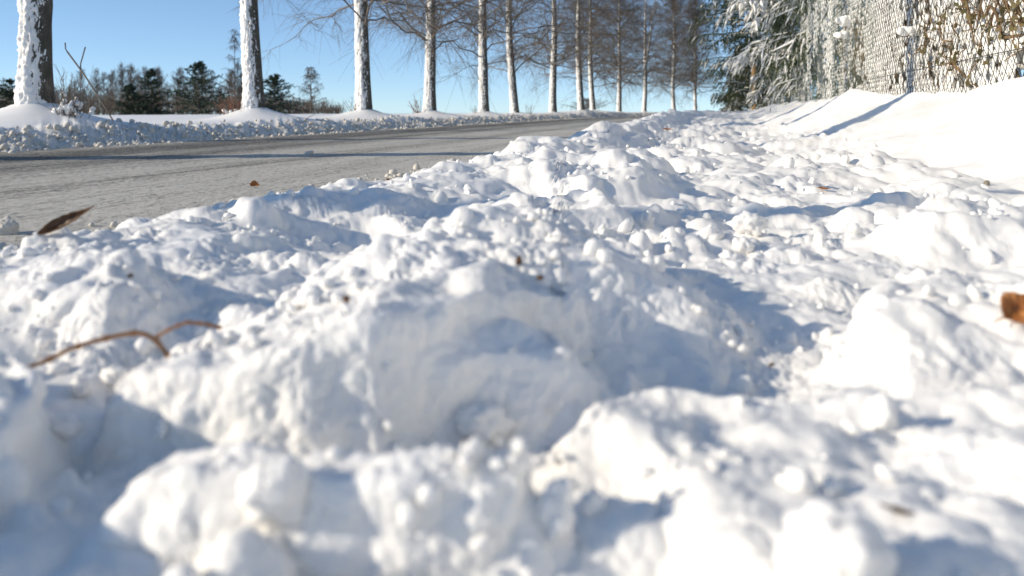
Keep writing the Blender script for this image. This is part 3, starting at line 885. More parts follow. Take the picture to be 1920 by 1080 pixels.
def stick(name, label, pts, r0, r1, mat, cat="stick", buds=0, forks=()):
    """a stick through world points; forks: extra lists of points"""
    o0 = np.array(pts[0], float)
    t = thing(name, label, cat, o0)
    def one(nm, q, ra, rb):
        q = np.array(q, float) - o0
        d = np.concatenate([[0], np.cumsum(np.linalg.norm(np.diff(q, axis=0), axis=1))]); d /= d[-1]
        u = np.linspace(0, 1, 40)
        Q = np.stack([np.interp(u, d, q[:, k]) for k in range(3)], 1)
        for _ in range(2): Q[1:-1] = .25 * Q[:-2] + .5 * Q[1:-1] + .25 * Q[2:]
        R = np.linspace(ra, rb, 40)
        if buds:
            for c in np.linspace(.06, .96, buds): R = R * (1 + .62 * np.exp(-((u - c) / .014) ** 2))
        b = Bag(); b.add(*tubes(Q[None], R[None], 10)); obj(nm, b.mesh(nm, mat), t)
    one("stem", pts, r0, r1)
    for fk in forks: one("side_shoot", fk, r0 * .8, r1 * .8)
    return t
K = 0.705
stick("leaning_branch", "long dark branch leaning out of the bush beside the thickest trunk",
      [W(212, 226, 11.6 * K), W(190, 190, 11.7 * K), W(158, 140, 11.9 * K), W(126, 97, 12.1 * K)], .007, .009, M_TWIGS, "branch", 0,
      [[W(152, 150, 11.9 * K), W(151, 120, 12 * K), W(160, 88, 12.0 * K)], [W(126, 97, 12.1 * K), W(123, 92, 12.1 * K), W(122, 80, 12.1 * K)]])
stick("fallen_twig", "thin twig poking from the verge snow right of the second mound",
      [W(565, 232, 11.6), W(575, 222, 11.7), W(590, 214, 11.7)], .006, .004, M_TWIGS, "twig")

# ------------------------------------------------------------------ the far wood
FARCROWN = [crown_mesh("crown", 7.0, .5, 44, 8, 7, 2.2, 600 + i, M_TWIGF, 1.7, -.26) for i in range(3)]
def cone_stem(H, r, mat, lean=0.0):
    t = np.linspace(0, 1, 8); b = Bag()
    b.add(*tubes(np.stack([lean * t, 0 * t, -0.6 + (H + .6) * t], 1)[None], (r * (1 - .9 * t))[None], 6)); return b.mesh("trunk", mat)
FARSTEM = cone_stem(6.9, .09, M_TWIGF)
rng = np.random.default_rng(21)
farx = list(np.linspace(-30, 590, 74) + rng.uniform(-8, 8, 74))
for px in farx:
    f = rng.uniform(82, 108)
    if px > 540: top = rng.uniform(178, 195)
    elif px > 470: top = rng.uniform(160, 188)
    elif px > 150: top = rng.uniform(118, 172)
    else: top = rng.uniform(150, 172)
    x, y, _ = W(px, HOR, f); z = ground(x, y)
    hh = (HOR - top) / FPX * f - z
    t = thing("woodland_tree", "thin bare tree in the far wood beyond the snowy verge", "tree", (x, y, z), (0, 0, rng.uniform(0, 6)), group="bare trees of the far wood")
    k = hh / 7.0; t.scale = (k, k, k)
    obj("trunk", FARSTEM, t); obj("crown", FARCROWN[rng.integers(0, 3)], t)

def thicket():
    r2 = np.random.default_rng(77); n = 1500
    px = r2.uniform(-60, 640, n); f = r2.uniform(76, 104, n); x, y = RF((px - CXP) / FPX * f, f)
    z, _ = height(x, y)
    tall = np.interp(px, [-60, 100, 450, 540, 640], [2.6, 2.9, 2.9, 1.9, .9]) * r2.uniform(.45, 1.05, n)
    B = np.stack([x, y, z - .1], 1); D = np.stack([r2.normal(0, .28, n), r2.normal(0, .28, n), np.ones(n)], 1); D /= np.linalg.norm(D, axis=1, keepdims=True)
    P = branch_set(r2, B, D, tall, 5, np.zeros(n), .08); bag = Bag(); bag.add(*tubes(P, np.outer(r2.uniform(.016, .032, n), np.linspace(1, .4, 5)), 3))
    par = np.repeat(np.arange(n), 7); pos, tan = sample_on(P, par, r2.uniform(.1, 1, len(par)))
    D2 = tan + r2.normal(0, .5, (len(par), 3)); D2 /= np.linalg.norm(D2, axis=1, keepdims=True)
    bag.add(*tubes(branch_set(r2, pos, D2, r2.uniform(.3, .9, len(par)), 3, np.zeros(len(par)), .1), np.full((len(par), 3), .014), 3))
    obj("woodland_thicket", bag.mesh("woodland_thicket", M_TWIGF), kind='stuff')
thicket()

def conifer_mesh(H, R, seed, mat, dens=1.0, ragged=.25):
    rng = np.random.default_rng(seed); bag = Bag()
    nb = int(60 * dens)
    u = np.sort(rng.random(nb) ** 1.4); h = H * (0.03 + .95 * u)
    az = np.arange(nb) * 2.39996; L = (R * (1 - u) ** .8 * rng.uniform(1 - ragged, 1 + ragged, nb) + .12)
    el = np.radians(rng.normal(5, 10, nb) + 30 * u)
    D = np.stack([np.cos(az) * np.cos(el), np.sin(az) * np.cos(el), np.sin(el)], 1)
    P = branch_set(rng, np.stack([0 * h, 0 * h, h], 1), D, L, 6, np.full(nb, -.12), .05)
    bag.add(*tubes(P, np.outer(.012 + .01 * L, np.linspace(1, .3, 6)), 3))
    m = int(34 * dens)
    par = np.repeat(np.arange(nb), m); t = rng.uniform(.12, 1.0, len(par)); pos, tan = sample_on(P, par, t)
    D2 = tan * .7 + rng.normal(0, .55, (len(par), 3)); D2 /= np.linalg.norm(D2, axis=1, keepdims=True)
    ln = rng.uniform(.14, .34, len(par)) * (0.6 + .12 * H)
    sd = np.cross(D2, rng.normal(size=(len(par), 3))); sd /= np.linalg.norm(sd, axis=1, keepdims=True)
    wd = ln * .16
    A = pos; B = pos + D2 * ln[:, None] * .5 + sd * wd[:, None]; C = pos + D2 * ln[:, None]; E = pos + D2 * ln[:, None] * .5 - sd * wd[:, None]
    V = np.stack([A, B, C, E], 1).reshape(-1, 3); F = np.arange(len(V)).reshape(-1, 4)
    bag.add(V, F)
    return bag.mesh("foliage", mat, False)
for lab, px, top, f, wpx in [("small dark spruce left of the thickest trunk in the far wood", 18, 150, 75, 76),
                             ("narrow pointed spruce left of the widest conifer", 283, 130, 74, 74),
                             ("widest dark conifer of the far wood, left of the second trunk", 372, 118, 73, 150),
                             ("dark conifer peeking out right of the second trunk", 515, 142, 74, 120),
                             ("low dark conifer between the two spruces of the far wood", 245, 160, 74, 66)]:
    x, y, _ = W(px, HOR, f); z = ground(x, y); H = (HOR - top) / FPX * f - z
    t = thing("far_conifer", lab, "conifer", (x, y, z), group="dark conifers of the far wood")
    obj("trunk", cone_stem(H, .1, M_TWIGF), t)
    obj("foliage", conifer_mesh(H, wpx / FPX * f / 2, int(px) + 3, M_NEEDLEF, 1.25), t)
# bare larches that stand above the wood
def larch(lab, px, top, f, wpx, seed):
    rng = np.random.default_rng(seed)
    x, y, _ = W(px, HOR, f); z = ground(x, y); H = (HOR - top) / FPX * f - z; R = wpx / FPX * f / 2
    t = thing("bare_larch", lab, "larch", (x, y, z), group="larches beyond the verge")
    obj("trunk", cone_stem(H, .085, M_TWIGF), t)
    nb = 34; u = np.sort(rng.random(nb)); h = H * (.12 + .86 * u); az = np.arange(nb) * 2.4
    D = np.stack([np.cos(az), np.sin(az), .15 + .5 * rng.random(nb)], 1); L = R * (1 - u * .85) * rng.uniform(.6, 1.1, nb)
    bag = Bag(); P = branch_set(rng, np.stack([0 * h, 0 * h, h], 1), D, L, 6, np.full(nb, -.05), .06); bag.add(*tubes(P, np.outer(.02 + .01 * L, np.linspace(1, .3, 6)), 4))
    par = np.repeat(np.arange(nb), 16); pos, tan = sample_on(P, par, rng.uniform(.25, 1, len(par)))
    D2 = tan * .3 + rng.normal(0, .3, (len(par), 3)) + np.array([0, 0, -.6]); D2 /= np.linalg.norm(D2, axis=1, keepdims=True)
    bag.add(*tubes(branch_set(rng, pos, D2, rng.uniform(.15, .6, len(par)), 4, np.full(len(par), -.1), .1), np.full((len(par), 4), .009), 3))
    obj("branches", bag.mesh("branches", M_TWIGF), t)
larch("tall thin larch rising above the wood just left of the second trunk", 440, 52, 78, 62, 41)
larch("lone small larch with spreading branches between the second and third trunk", 583, 124, 66, 92, 42)
larch("small feathery larch showing low behind the two close trunks", 1100, 185, 92, 100, 43)

# ------------------------------------------------------------------ fence
FX = 1.66
def fence_ground(y): return ground(FX + float(curve(np.array(y))), y)
def build_fence():
    rng = np.random.default_rng(51)
    t = thing("chain_link_fence", "tall green chain-link fence plastered with snow on top of the bank", "fence", (FX, 6.0, 0.0))
    o = np.array([FX, 6.0, 0.0]); TOP = 4.1
    def panel(y0, y1, w, hh, rad, m):
        n = int((y1 - y0) / w); k = int(TOP / hh)
        ys = y0 + np.arange(n) * w
        j = np.arange(k)
        zig = ((j[None] + 0) % 2) * 1.0
        Yp = ys[:, None] + (zig - .0) * w * 1.0 * np.where((np.arange(n) % 2)[:, None] == 0, 1, 1)
        Yp = ys[:, None] + np.where((j[None] + np.arange(n)[:, None]) % 2 == 0, -.5 * w, .5 * w)
        sag = 0.02 * fbm(Yp * .8, j[None] * .15 + 0 * Yp, 61, 2)
        Xp = FX + curve(Yp) + sag - .012 + np.where(j[None] % 2 == 0, rad, -rad) * .7
        Zp = -.1 + j[None] * hh + 0 * Yp
        P = np.stack([Xp, Yp, Zp], -1) - o
        b = Bag(); b.add(*tubes(P, np.full(P.shape[:2], rad), m))
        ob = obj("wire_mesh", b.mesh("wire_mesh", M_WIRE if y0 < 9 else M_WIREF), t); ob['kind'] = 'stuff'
    posts = [-1.5, 2.2, 5.9, 9.6, 13.3, 17.0, 20.7, 24.4, 28.1, 31.8, 35.5, 38.6]
    for a, b in zip(posts[:-1], posts[1:]):
        if b < 16: panel(a, b, .052, .055, .0028, 3)
        else: panel(a, b, .085, .09, .003, 3)
    for y in posts:
        P = np.array([[FX + .05 + float(curve(np.array(y))), y, -.4], [FX + .05 + float(curve(np.array(y))), y, TOP + .1]])
        b = Bag(); b.add(*tubes((P - o)[None], np.full((1, 2), .022), 12)); pp = obj("post", b.mesh("post", M_GPOST), t)
        zs = np.arange(.1, TOP, .045); zs = zs[rng.random(len(zs)) < .8]
        b = Bag(); b.add(*blobs(np.stack([FX + .03 + float(curve(np.array(y))) + rng.normal(0, .004, len(zs)) - o[0], y - o[1] - .012 + 0 * zs, zs], 1), np.stack([.024 + 0 * zs, .022 * rng.uniform(.8, 1.3, len(zs)), rng.uniform(.03, .06, len(zs))], 1), 2, rng, .25, 0, False))
        obj("snow_coat", b.mesh("snow_coat", M_CRUST), pp, kind='stuff')
    # horizontal tension wires
    for h in (.35, 2.0, TOP - .12):
        yy = np.linspace(-1.5, 38.6, 60); P = np.stack([FX - .006 + curve(yy), yy, h + 0 * yy], 1) - o
        b = Bag(); b.add(*tubes(P[None], np.full((1, 60), .003), 4)); obj("tension_wire", b.mesh("tension_wire", M_WIRE), t)
    # snow caught in the meshes
    C = []; SC = []
    for (y0, y1, w, hh, lim) in [(-1.5, 16.9, .052, .055, 1.0), (17, 38.5, .085, .09, .8)]:
        n = int((y1 - y0) / w); k = int(TOP / hh)
        I, J = np.meshgrid(np.arange(n), np.arange(k), indexing='ij')
        okm = (I + J) % 2 == 0
        I = I[okm]; J = J[okm]
        yy = y0 + I * w + 0.5 * w * 0 + w * .0; zz = -.1 + J * hh
        dens = 1.0 + 0.75 * fbm(yy * .7, zz * .9, 131, 3) - .10 * np.clip(zz - 1.0, 0, 3)
        dens = dens - .62 * sstep(8.5, 12.5, yy)
        keep = (rng.random(len(yy)) < dens) & (zz > 0.05) & (zz < .9 + .17 * np.clip(yy, 0, None))
        yy = yy[keep]; zz = zz[keep]; nn = len(yy)
        C.append(np.stack([FX + curve(yy) + .014 + rng.normal(0, .004, nn), yy + w * .5 * 0, zz + hh * .0 - hh * .12], 1))
        a = rng.uniform(.75, 1.12, nn)
        SC.append(np.stack([.010 * rng.uniform(.7, 1.3, nn), .62 * w * a * 1.25, hh * .92 * a], 1))
    C = np.concatenate(C) - o; SC = np.concatenate(SC)
    bag = Bag()
    nearm = (C[:, 1] + 6 < 7) & (C[:, 1] + 6 > 3.5) & (C[:, 2] < 1.2)
    bag.add(*blobs(C[nearm], SC[nearm], 2, rng, .22, 0, False)); bag.add(*blobs(C[~nearm], SC[~nearm], 1, rng, .2, 0, False))
    ob = obj("snow_crust", bag.mesh("snow_crust", M_CRUST), t); ob['kind'] = 'stuff'
build_fence()

# wooden post at the far end of the fence
p = W(1414, 196, 33.5); z = ground(p[0], p[1])
t = thing("wooden_post", "round brown wooden post with a snow cap band at the far end of the fence", "post", (p[0], p[1], z))
b = Bag(); zz = np.linspace(-.3, 2.35, 12); b.add(*tubes(np.stack([.01 * np.sin(zz * 3), 0 * zz, zz], 1)[None], np.full((1, 12), .105), 14)); obj("shaft", b.mesh("shaft", M_POST), t)
b = Bag(); rp = np.random.default_rng(2)
for c, sz in (((-.06, -.06, .33), (.09, .09, .07)), ((-.03, -.08, 1.35), (.1, .08, .14)), ((0, 0, 2.36), (.12, .12, .09))):
    b = Bag(); b.add(*blobs(np.array([c]), np.array([sz]), 3, rp, .2)); obj("snow_patch", b.mesh("snow_patch", M_CRUST), t)

# ------------------------------------------------------------------ snow laden spruces behind the fence
def spruce(lab, px, f, H, R, seed, snow=.7, first=.6, nb=70, hang=1.0, rtrunk=.14, sector=None, trunk_snow=True, up=0.0, low=0.0, fatk=1.0):
    rng = np.random.default_rng(seed)
    x, y, _ = W(px, HOR, f); z = ground(x, y)
    t = thing("snowy_spruce", lab, "spruce", (x, y, z), group="spruces behind the fence")
    bark, coat = trunk_meshes(H, 0.0, seed, rtrunk, .7)
    tr = obj("trunk", bark, t)
    if trunk_snow: obj("snow_coat", coat, tr)
    u = np.sort(rng.random(nb)); h = first + (H - first) * .97 * u
    az = np.arange(nb) * 2.39996 + rng.normal(0, .3, nb)
    L = (R * (1 - u) ** .75 * rng.uniform(.65, 1.1, nb) + .2)
    if sector is not None: L = L * (0.55 + .45 * (1 + np.cos(az - sector)) / 2 * 1.2)
    if low: L = L * np.clip(.3 + .7 * (h - .3) / low, .3, 1)
    el = np.radians(rng.normal(8 + up, 8, nb))
    D = np.stack([np.cos(az) * np.cos(el), np.sin(az) * np.cos(el), np.sin(el)], 1)
    P = branch_set(rng, np.stack([0 * h, 0 * h, h], 1), D, L, 8, rng.normal(-.32 * hang, .08, nb), .05)
    bag = Bag(); bag.add(*tubes(P, np.outer(.010 + .009 * L, np.linspace(1, .3, 8)), 4))
    m = 22
    par = np.repeat(np.arange(nb), m); tt = rng.uniform(.12, 1.0, len(par)); pos, tan = sample_on(P, par, tt)
    side = np.cross(tan, np.array([0, 0, 1.0])); sg = np.where(rng.random(len(par)) < .5, -1, 1)[:, None]
    D2 = tan * .5 + side * sg * rng.uniform(.2, .9, (len(par), 1)) + np.array([0, 0, -1.0]) * rng.uniform(.3, 1.1, (len(par), 1)); D2 /= np.linalg.norm(D2, axis=1, keepdims=True)
    L2 = rng.uniform(.22, .6, len(par)) * (0.6 + .4 * np.clip(L[par] / 2, 0, 1.3))
    P2 = branch_set(rng, pos, D2, L2, 5, rng.normal(-.3, .1, len(par)), .06)
    bag.add(*tubes(P2, np.full((len(par), 5), .004), 3))
    # needles: narrow blades around every hanging twig
    q = 26 if nb > 100 else 18
    p3 = np.repeat(np.arange(len(par)), q); pos3, tan3 = sample_on(P2, p3, rng.uniform(0, 1, len(p3)))
    D3 = tan3 * .8 + rng.normal(0, .55, (len(p3), 3)); D3 /= np.linalg.norm(D3, axis=1, keepdims=True)
    ln = rng.uniform(.06, .14, len(p3)); sd_ = np.cross(D3, rng.normal(size=(len(p3), 3))); sd_ /= np.linalg.norm(sd_, axis=1, keepdims=True)
    B1 = pos3 + sd_ * .014; B2 = pos3 - sd_ * .014; T3 = pos3 + D3 * ln[:, None]
    V = np.stack([B1, T3, B2], 1).reshape(-1, 3); bag.add(V, np.arange(len(V)).reshape(-1, 3))
    obj("foliage", bag.mesh("foliage", M_NEEDLE, False), t)
    # snow lying on the twigs and along the boughs
    keep = rng.random(len(par)) < snow
    Ps = P2[keep] + np.array([0, 0, .016]); ns = len(Ps)
    fat = fatk * rng.uniform(.009, .026, ns)
    prof = np.array([.2, .9, 1.1, .7, .1]) * rng.uniform(.6, 1.3, (ns, 5))
    sb = Bag(); sb.add(*tubes(Ps, fat[:, None] * prof, 5))
    kb = rng.random(nb) < snow
    if kb.any(): sb.add(*tubes(P[kb] + np.array([0, 0, .035]), fatk * rng.uniform(.012, .03, (kb.sum(), 1)) * np.array([[.3, .6, .8, 1, 1, .9, .7, .2]]) * rng.uniform(.5, 1.3, (kb.sum(), 8)), 7))
    obj("snow_load", sb.mesh("snow_load", M_CRUST), t, kind='stuff')
spruce("dark spruce overhanging the end of the pavement with lightly snowed twigs", 1412, 36.5, 9.0, 4.4, 71, .22, .5, 150, .5, .16, sector=math.pi, low=4.0)
spruce("spruce with the heaviest drooping white boughs above the wooden post", 1468, 25.5, 6.5, 2.0, 72, .98, 1.5, 54, 1.0, .11, sector=math.pi + .4, fatk=2.0)
spruce("spruce with a thick snow-crusted dark trunk showing through the green mesh", 1507, 20.0, 8.0, 1.3, 73, .5, .5, 60, 1.0, .12)
spruce("slim snow-flecked spruce in the middle of the trunks behind the mesh", 1543, 18.0, 7.0, 1.2, 74, .45, .4, 60, 1.0, .08)
spruce("rightmost spruce behind the mesh, near where the fence turns white", 1585, 16.0, 7.0, 1.3, 75, .5, .4, 56, 1.0, .09)
spruce("small spruce at the foot of the fence left of the wooden post", 1388, 39.0, 3.4, 1.0, 76, .75, .15, 50, .9, .07)
spruce("low spruce almost buried in snow right of the wooden post", 1450, 27.5, 2.6, .8, 77, .95, .15, 46, 1.0, .06)

# ------------------------------------------------------------------ shrubs behind the near fence
def shrub(lab, y, seed, green, dx=.30):
    poke = .035 if y < 6.5 else -.05
    rng = np.random.default_rng(seed)
    x = FX + dx; z = ground(x, y)
    t = thing("snowy_shrub", lab, "shrub", (x, y, z), group="snowed-in shrubs behind the fence")
    n = 26 if y < 6.5 else 40; az = rng.uniform(0, 6.28, n); el = np.radians(rng.uniform(35, 85, n))
    D = np.stack([np.cos(az) * np.cos(el) * .8, np.sin(az) * np.cos(el), np.sin(el)], 1); L = rng.uniform(.9, 2.4, n)
    P = branch_set(rng, np.stack([rng.normal(0, .1, n), rng.normal(0, .25, n), 0 * az - .05], 1), D, L, 8, rng.normal(-.25, .15, n), .1)
    P[..., 0] = np.maximum(P[..., 0], -dx - poke)
    b = Bag(); b.add(*tubes(P, np.outer(rng.uniform(.006, .014, n), np.linspace(1, .3, 8)), 5))
    par = np.repeat(np.arange(n), 7); pos, tan = sample_on(P, par, rng.uniform(.15, 1, len(par)))
    D2 = tan + rng.normal(0, .6, (len(par), 3)); D2 /= np.linalg.norm(D2, axis=1, keepdims=True)
    P2 = branch_set(rng, pos, D2, rng.uniform(.15, .5, len(par)), 5, np.full(len(par), -.1), .1); P2[..., 0] = np.maximum(P2[..., 0], -dx - poke - .02 * (poke > 0))
    b.add(*tubes(P2, np.full((len(par), 5), .0035), 4)); obj("stems", b.mesh("stems", M_TAN), t)
    nl = green * 2; par = rng.integers(0, len(P2), nl); pos, tan = sample_on(P2, par, rng.uniform(.2, 1, nl))
    D3 = tan + rng.normal(0, .8, (nl, 3)); D3 /= np.linalg.norm(D3, axis=1, keepdims=True); s_ = np.cross(D3, rng.normal(size=(nl, 3))); s_ /= np.linalg.norm(s_, axis=1, keepdims=True)
    ln = rng.uniform(.03, .07, nl)[:, None]
    V = np.stack([pos, pos + D3 * ln * .5 + s_ * ln * .28, pos + D3 * ln, pos + D3 * ln * .5 - s_ * ln * .28], 1).reshape(-1, 3); V[:, 0] = np.maximum(V[:, 0], -dx - poke - .04 * (poke > 0))
    lb = Bag(); lb.add(V, np.arange(len(V)).reshape(-1, 4)); obj("leaves", lb.mesh("leaves", M_LEAFG, False), t)
    ns = 330; par = rng.integers(0, len(P2), ns); pos, _ = sample_on(P2, par, rng.uniform(0, 1, ns)); sz = rng.uniform(.03, .10, ns)
    sc = sz[:, None] * np.stack([rng.uniform(.8, 1.3, ns), rng.uniform(.8, 1.3, ns), rng.uniform(.6, 1, ns)], 1)
    pos = pos + np.array([0, 0, .02]); pos[:, 0] = np.maximum(pos[:, 0], -dx + .05 + sc[:, 0])
    sb = Bag(); sb.add(*blobs(pos, sc, 2, rng, .3)); obj("snow_load", sb.mesh("snow_load", M_CRUST), t, kind='stuff')
for i, (y, g) in enumerate([(3.9, 240), (5.0, 300), (6.1, 340), (7.3, 180), (8.6, 60), (10.2, 40), (12.0, 40)]):
    lab = ["snowy shrub with brown stems behind the fence at the right picture edge", "snowy shrub with olive leaves behind the fence, second from the right edge",
           "leafiest olive shrub behind the fence, third from the right edge", "snow-heaped shrub behind the fence just left of the leafiest one",
           "whitest shrub behind the fence where the trunk shadow climbs the mesh", "thin snowy shrub behind the fence left of the shadowed mesh",
           "snowy shrub next to the rightmost spruce behind the fence"][i]
    shrub(lab, y, 81 + i, g)

# snow heaped on twigs that stick through the fence
def ledge(lab, px, py, f, w, seed):
    rng = np.random.default_rng(seed); p = W(px, py, f)
    t = thing("snowy_twig", lab, "twig", p)
    b = Bag(); tt = np.linspace(-1.1, 1, 9); P = np.stack([tt * w * .75, tt * w * .35, .02 * np.sin(tt * 3) - .015], 1); b.add(*tubes(P[None], np.linspace(.004, .008, 9)[None], 6)); obj("stem", b.mesh("stem", M_TWIGS), t)
    n = 9; c = np.stack([np.linspace(-.75, .75, n) * w * .75, np.linspace(-.75, .75, n) * w * .35, rng.uniform(.01, .03, n)], 1)
    b = Bag(); b.add(*blobs(c, w * np.stack([rng.uniform(.22, .42, n), rng.uniform(.18, .30, n), rng.uniform(.10, .36, n) * np.linspace(.5, 1.3, n)], 1), 2, rng, .25)); obj("snow_cap", b.mesh("snow_cap", M_CRUST), t)
ledge("snow-capped twig sticking out of the fence, upper of the two left ones", 1590, 42, 10.6, .24, 1)
ledge("snow-capped twig sticking out of the fence, lower of the two left ones", 1585, 68, 10.8, .19, 2)
ledge("slanting snow wedge hanging on the fence above the trunk shadow", 1708, 62, 7.1, .16, 3)

# ------------------------------------------------------------------ leaves, twig, stones and single clods on the snow
def leaf_mesh(L, Wd, curl, fold, seed, teeth=0.05):
    rng = np.random.default_rng(seed)
    nu, nv = 26, 13
    u = np.linspace(0, 1, nu); v = np.linspace(-1, 1, nv)
    U, Vv = np.meshgrid(u, v, indexing='ij')
    prof = np.sin(np.pi * U ** .8) ** 1.1 * (1 - .25 * U)
    prof = prof * (1 + teeth * np.abs(Vv) * np.sin(U * 60))
    x = (U - .5) * L; y = Vv * Wd * .5 * prof
    z = fold * np.abs(Vv) ** 1.3 * prof * Wd + curl * L * (U - .45) ** 2 + .03 * Wd * np.sin(U * 42 - np.abs(Vv) * 5) * prof + .10 * Wd * fbm(U * 3, Vv * 2, seed, 2) * prof
    top = np.stack([x, y, z], -1).reshape(-1, 3)
    idx = np.arange(nu * nv).reshape(nu, nv)
    F = np.stack([idx[:-1, :-1], idx[1:, :-1], idx[1:, 1:], idx[:-1, 1:]], -1).reshape(-1, 4)
    bot = top - np.array([0, 0, .0006])
    V = np.concatenate([top, bot]); N = len(top)
    rim = np.concatenate([idx[:, 0], idx[-1, 1:], idx[-2::-1, -1], idx[0, -2:0:-1]])
    side = np.stack([rim, rim + N, np.roll(rim, -1) + N, np.roll(rim, -1)], 1)
    return V, [F, F[:, ::-1] + N, side]
def leaf(lab, pos, L, Wd, curl, fold, rot, mat, seed, stalk=.25, teeth=.04):
    t = thing("dead_leaf", lab, "leaf", pos, rot)
    V, F = leaf_mesh(L, Wd, curl, fold, seed, teeth); obj("blade", mesh_np("blade", V, F, mat), t)
    tt = np.linspace(0, 1, 8); P = np.stack([-.5 * L - stalk * L * tt, .02 * L * np.sin(tt * 3), curl * L * (.45 ** 2) + .06 * L * tt], 1)
    b = Bag(); b.add(*tubes(P[None], np.linspace(.0011, .0007, 8)[None], 6)); obj("stalk", b.mesh("stalk", mat), t)
    tt = np.linspace(0, 1, 14); P = np.stack([(tt - .5) * L * .96, 0 * tt, curl * L * (tt - .45) ** 2 + .0006], 1)
    b = Bag(); b.add(*tubes(P[None], np.linspace(.0012, .0005, 14)[None], 5)); obj("midrib", b.mesh("midrib", mat), t)
    return t
YAW = TH
f = 1.42
leaf("large dark brown curled leaf standing up from the snow edge at the left", W(130, 415, f), .118, .026, .35, .45, (1.15, -.45, YAW), M_LEAFD, 1, .1, .0)
leaf("orange-brown leaf with pale tip sticking out of the snow at the right edge", W(1912, 583, .88), .050, .046, .8, .30, (.75, -.42, YAW + .2), M_LEAFO, 2, .3)
def flat_leaf(lab, px, py, L, Wd, mat, seed, tilt=.3, yaw=0.0, f0=.3, lift=.004):
    p, f = hit(px, py, f0); leaf(lab, p + np.array([0, 0, lift]), L, Wd, .35, .25, (tilt, .1, YAW + yaw), mat, seed)
flat_leaf("small orange leaf lying flat on sunlit snow before the bank", 1545, 357, .045, .026, M_LEAFO, 3, .15)
flat_leaf("tiny orange leaf far out on the trodden snow", 1386, 297, .06, .035, M_LEAFO, 4, .2, .3)
flat_leaf("small orange leaf standing on the frosty road", 478, 348, .045, .04, M_LEAFO, 5, 1.1, .2)
flat_leaf("faint orange leaf farthest away on the pavement snow", 1252, 244, .14, .07, M_LEAFO, 6, .15)
flat_leaf("dark orange leaf scrap on the snow ridge beside the road", 730, 341, .04, .028, M_LEAFO, 7, .6, .4)
flat_leaf("dark shrivelled leaf scrap in the blurred foreground at the lower right", 1688, 972, .016, .006, M_LEAFD, 8, .3, -.35, .3, .004)

f = .84
dz = lambda px, py, ff: W(px, py, ff)
stick("forked_twig", "forked reddish-brown twig with buds lying over the snow on the left",
      [dz(16, 700, .74), dz(90, 676, .76), dz(130, 655, .77), dz(175, 640, .785), dz(225, 628, .80), dz(262, 623, .81), dz(290, 634, .815), dz(306, 655, .81), dz(322, 678, .80)], .0021, .0025, M_STICK, "twig", 7,
      [[dz(290, 634, .815), dz(318, 617, .82), dz(350, 604, .835), dz(385, 607, .845), dz(416, 615, .85)]])

def bit(name, lab, px, py, size, mat, cat, seed, f0=.3, lift=.3, ang=4, sub=3):
    rng = np.random.default_rng(seed); p, f = hit(px, py, f0)
    V, F = lumpy(sub, seed, .26, ang)
    if sub == 4:
        o_ = np.array([seed * 1.7, seed * .9, 0.0]); V = V * (1 + .45 * (puffs(V + o_, .9, 7) - .25) + .28 * (puffs(V + o_, .38, 8) - .25) + .13 * (puffs(V + o_, .16, 9) - .25))[:, None]
    V = V * np.array(size) * rng.uniform(.9, 1.1, 3)
    return obj(name, mesh_np(name, V, F, mat), loc=tuple(p + np.array([0, 0, size[2] * lift])), rot=(rng.uniform(-.4, .4), rng.uniform(-.4, .4), YAW + rng.uniform(-.6, .6)), label=lab, category=cat)
bit("pebble", "grey-brown pebble in the bluish shadow at the right", 1851, 347, (.013, .012, .014), M_STONE, "pebble", 5)
bit("soil_crumb", "upper brown soil crumb stuck to the bright central heap", 972, 492, (.0045, .004, .006), M_SOIL, "soil crumb", 6)
bit("soil_crumb", "lower brown soil crumb stuck to the bright central heap", 1013, 522, (.004, .004, .003), M_SOIL, "soil crumb", 7)
bit("soil_crumb", "black grit speck left of the bright central heap", 650, 563, (.005, .004, .004), M_SOIL, "soil crumb", 8)
bit("soil_crumb", "dark grit speck in the blue hollow right of centre", 1447, 686, (.004, .003, .003), M_SOIL, "soil crumb", 9)
bit("soil_crumb", "dark speck on the shaded snow ridge beside the road", 425, 401, (.004, .003, .003), M_SOIL, "soil crumb", 10)
bit("soil_crumb", "dark speck on the ridge above the deep blue shadow", 880, 329, (.010, .006, .004), M_SOIL, "soil crumb", 11)
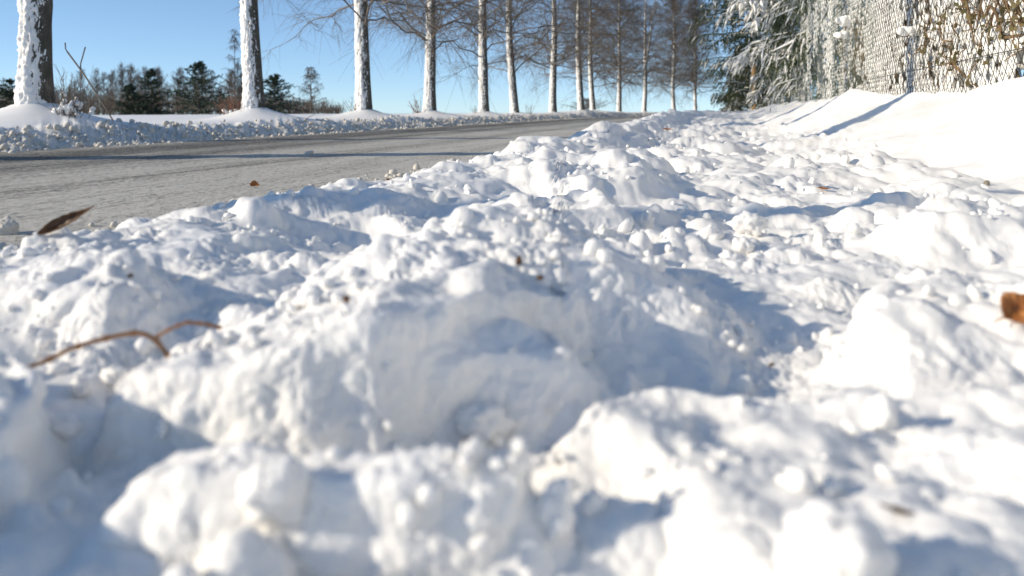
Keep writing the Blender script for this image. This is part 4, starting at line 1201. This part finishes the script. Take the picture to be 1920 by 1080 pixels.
bit("soil_crumb", "dark speck under the left snow hump above the twig", 245, 518, (.005, .003, .003), M_SOIL, "soil crumb", 12)
bit("ice_lump", "dirty ice lump lying on the dark shadow line of the road", 578, 290, (.05, .035, .02), M_SLUSH, "ice lump", 13)
def clod(lab, px, py, size, seed, ang=0, lift=.45, mat=M_CLOD, name="snow_clod"):
    return bit(name, lab, px, py, size, mat, "snow clod", seed, .3, lift, ang, 4)
clod("round snowball lying in front of the long blue shadow", 1208, 424, (.024, .024, .022), 21, 0, .6)
clod("largest rounded clod of the cluster right of the snowball", 1325, 455, (.034, .03, .032), 22, 2, .2)
clod("top clod of the cluster right of the snowball", 1405, 425, (.034, .03, .028), 23, 1, .2)
clod("smooth low clod at the right foot of the cluster", 1395, 470, (.024, .02, .018), 24, 0)
clod("thin pointed ice shard leaning out of the blue hollow", 1388, 735, (.014, .005, .012), 25, 6, .5)
clod("blurred rounded clod in the shaded lower left", 520, 945, (.020, .018, .022), 26, 1)
clod("small blurred clod at the bottom left", 247, 1035, (.010, .010, .010), 27, 1)
clod("pointed small clod right of the one at the bottom left", 365, 1012, (.011, .010, .012), 28, 3)
clod("flat-topped white block left of the big shaded slab", 122, 815, (.018, .014, .012), 29, 5)
clod("small white clod below the forked twig, left one", 150, 735, (.011, .01, .01), 30, 1)
clod("small white clod below the forked twig, right one", 212, 718, (.013, .012, .011), 31, 1)
clod("large shaded clod in the hollow below the big slab", 910, 800, (.030, .02, .017), 32, 2, .2)
clod("left pointed shaded clod at the bottom centre", 1040, 985, (.014, .012, .020), 33, 5)
clod("right pointed shaded clod at the bottom centre", 1112, 990, (.010, .010, .019), 34, 4)
clod("big white blurred clod in the lower right foreground", 1560, 1040, (.030, .028, .024), 35, 1, .0)
clod("small upright clod in front of the lower right shadow", 1500, 915, (.010, .010, .010), 36, 1)
clod("oblong clod standing on the right plateau", 1655, 795, (.012, .010, .020), 37, 2)
clod("yellowish slush clod on the road edge at the far left", 12, 440, (.035, .03, .028), 38, 1, .6, M_SLUSH)
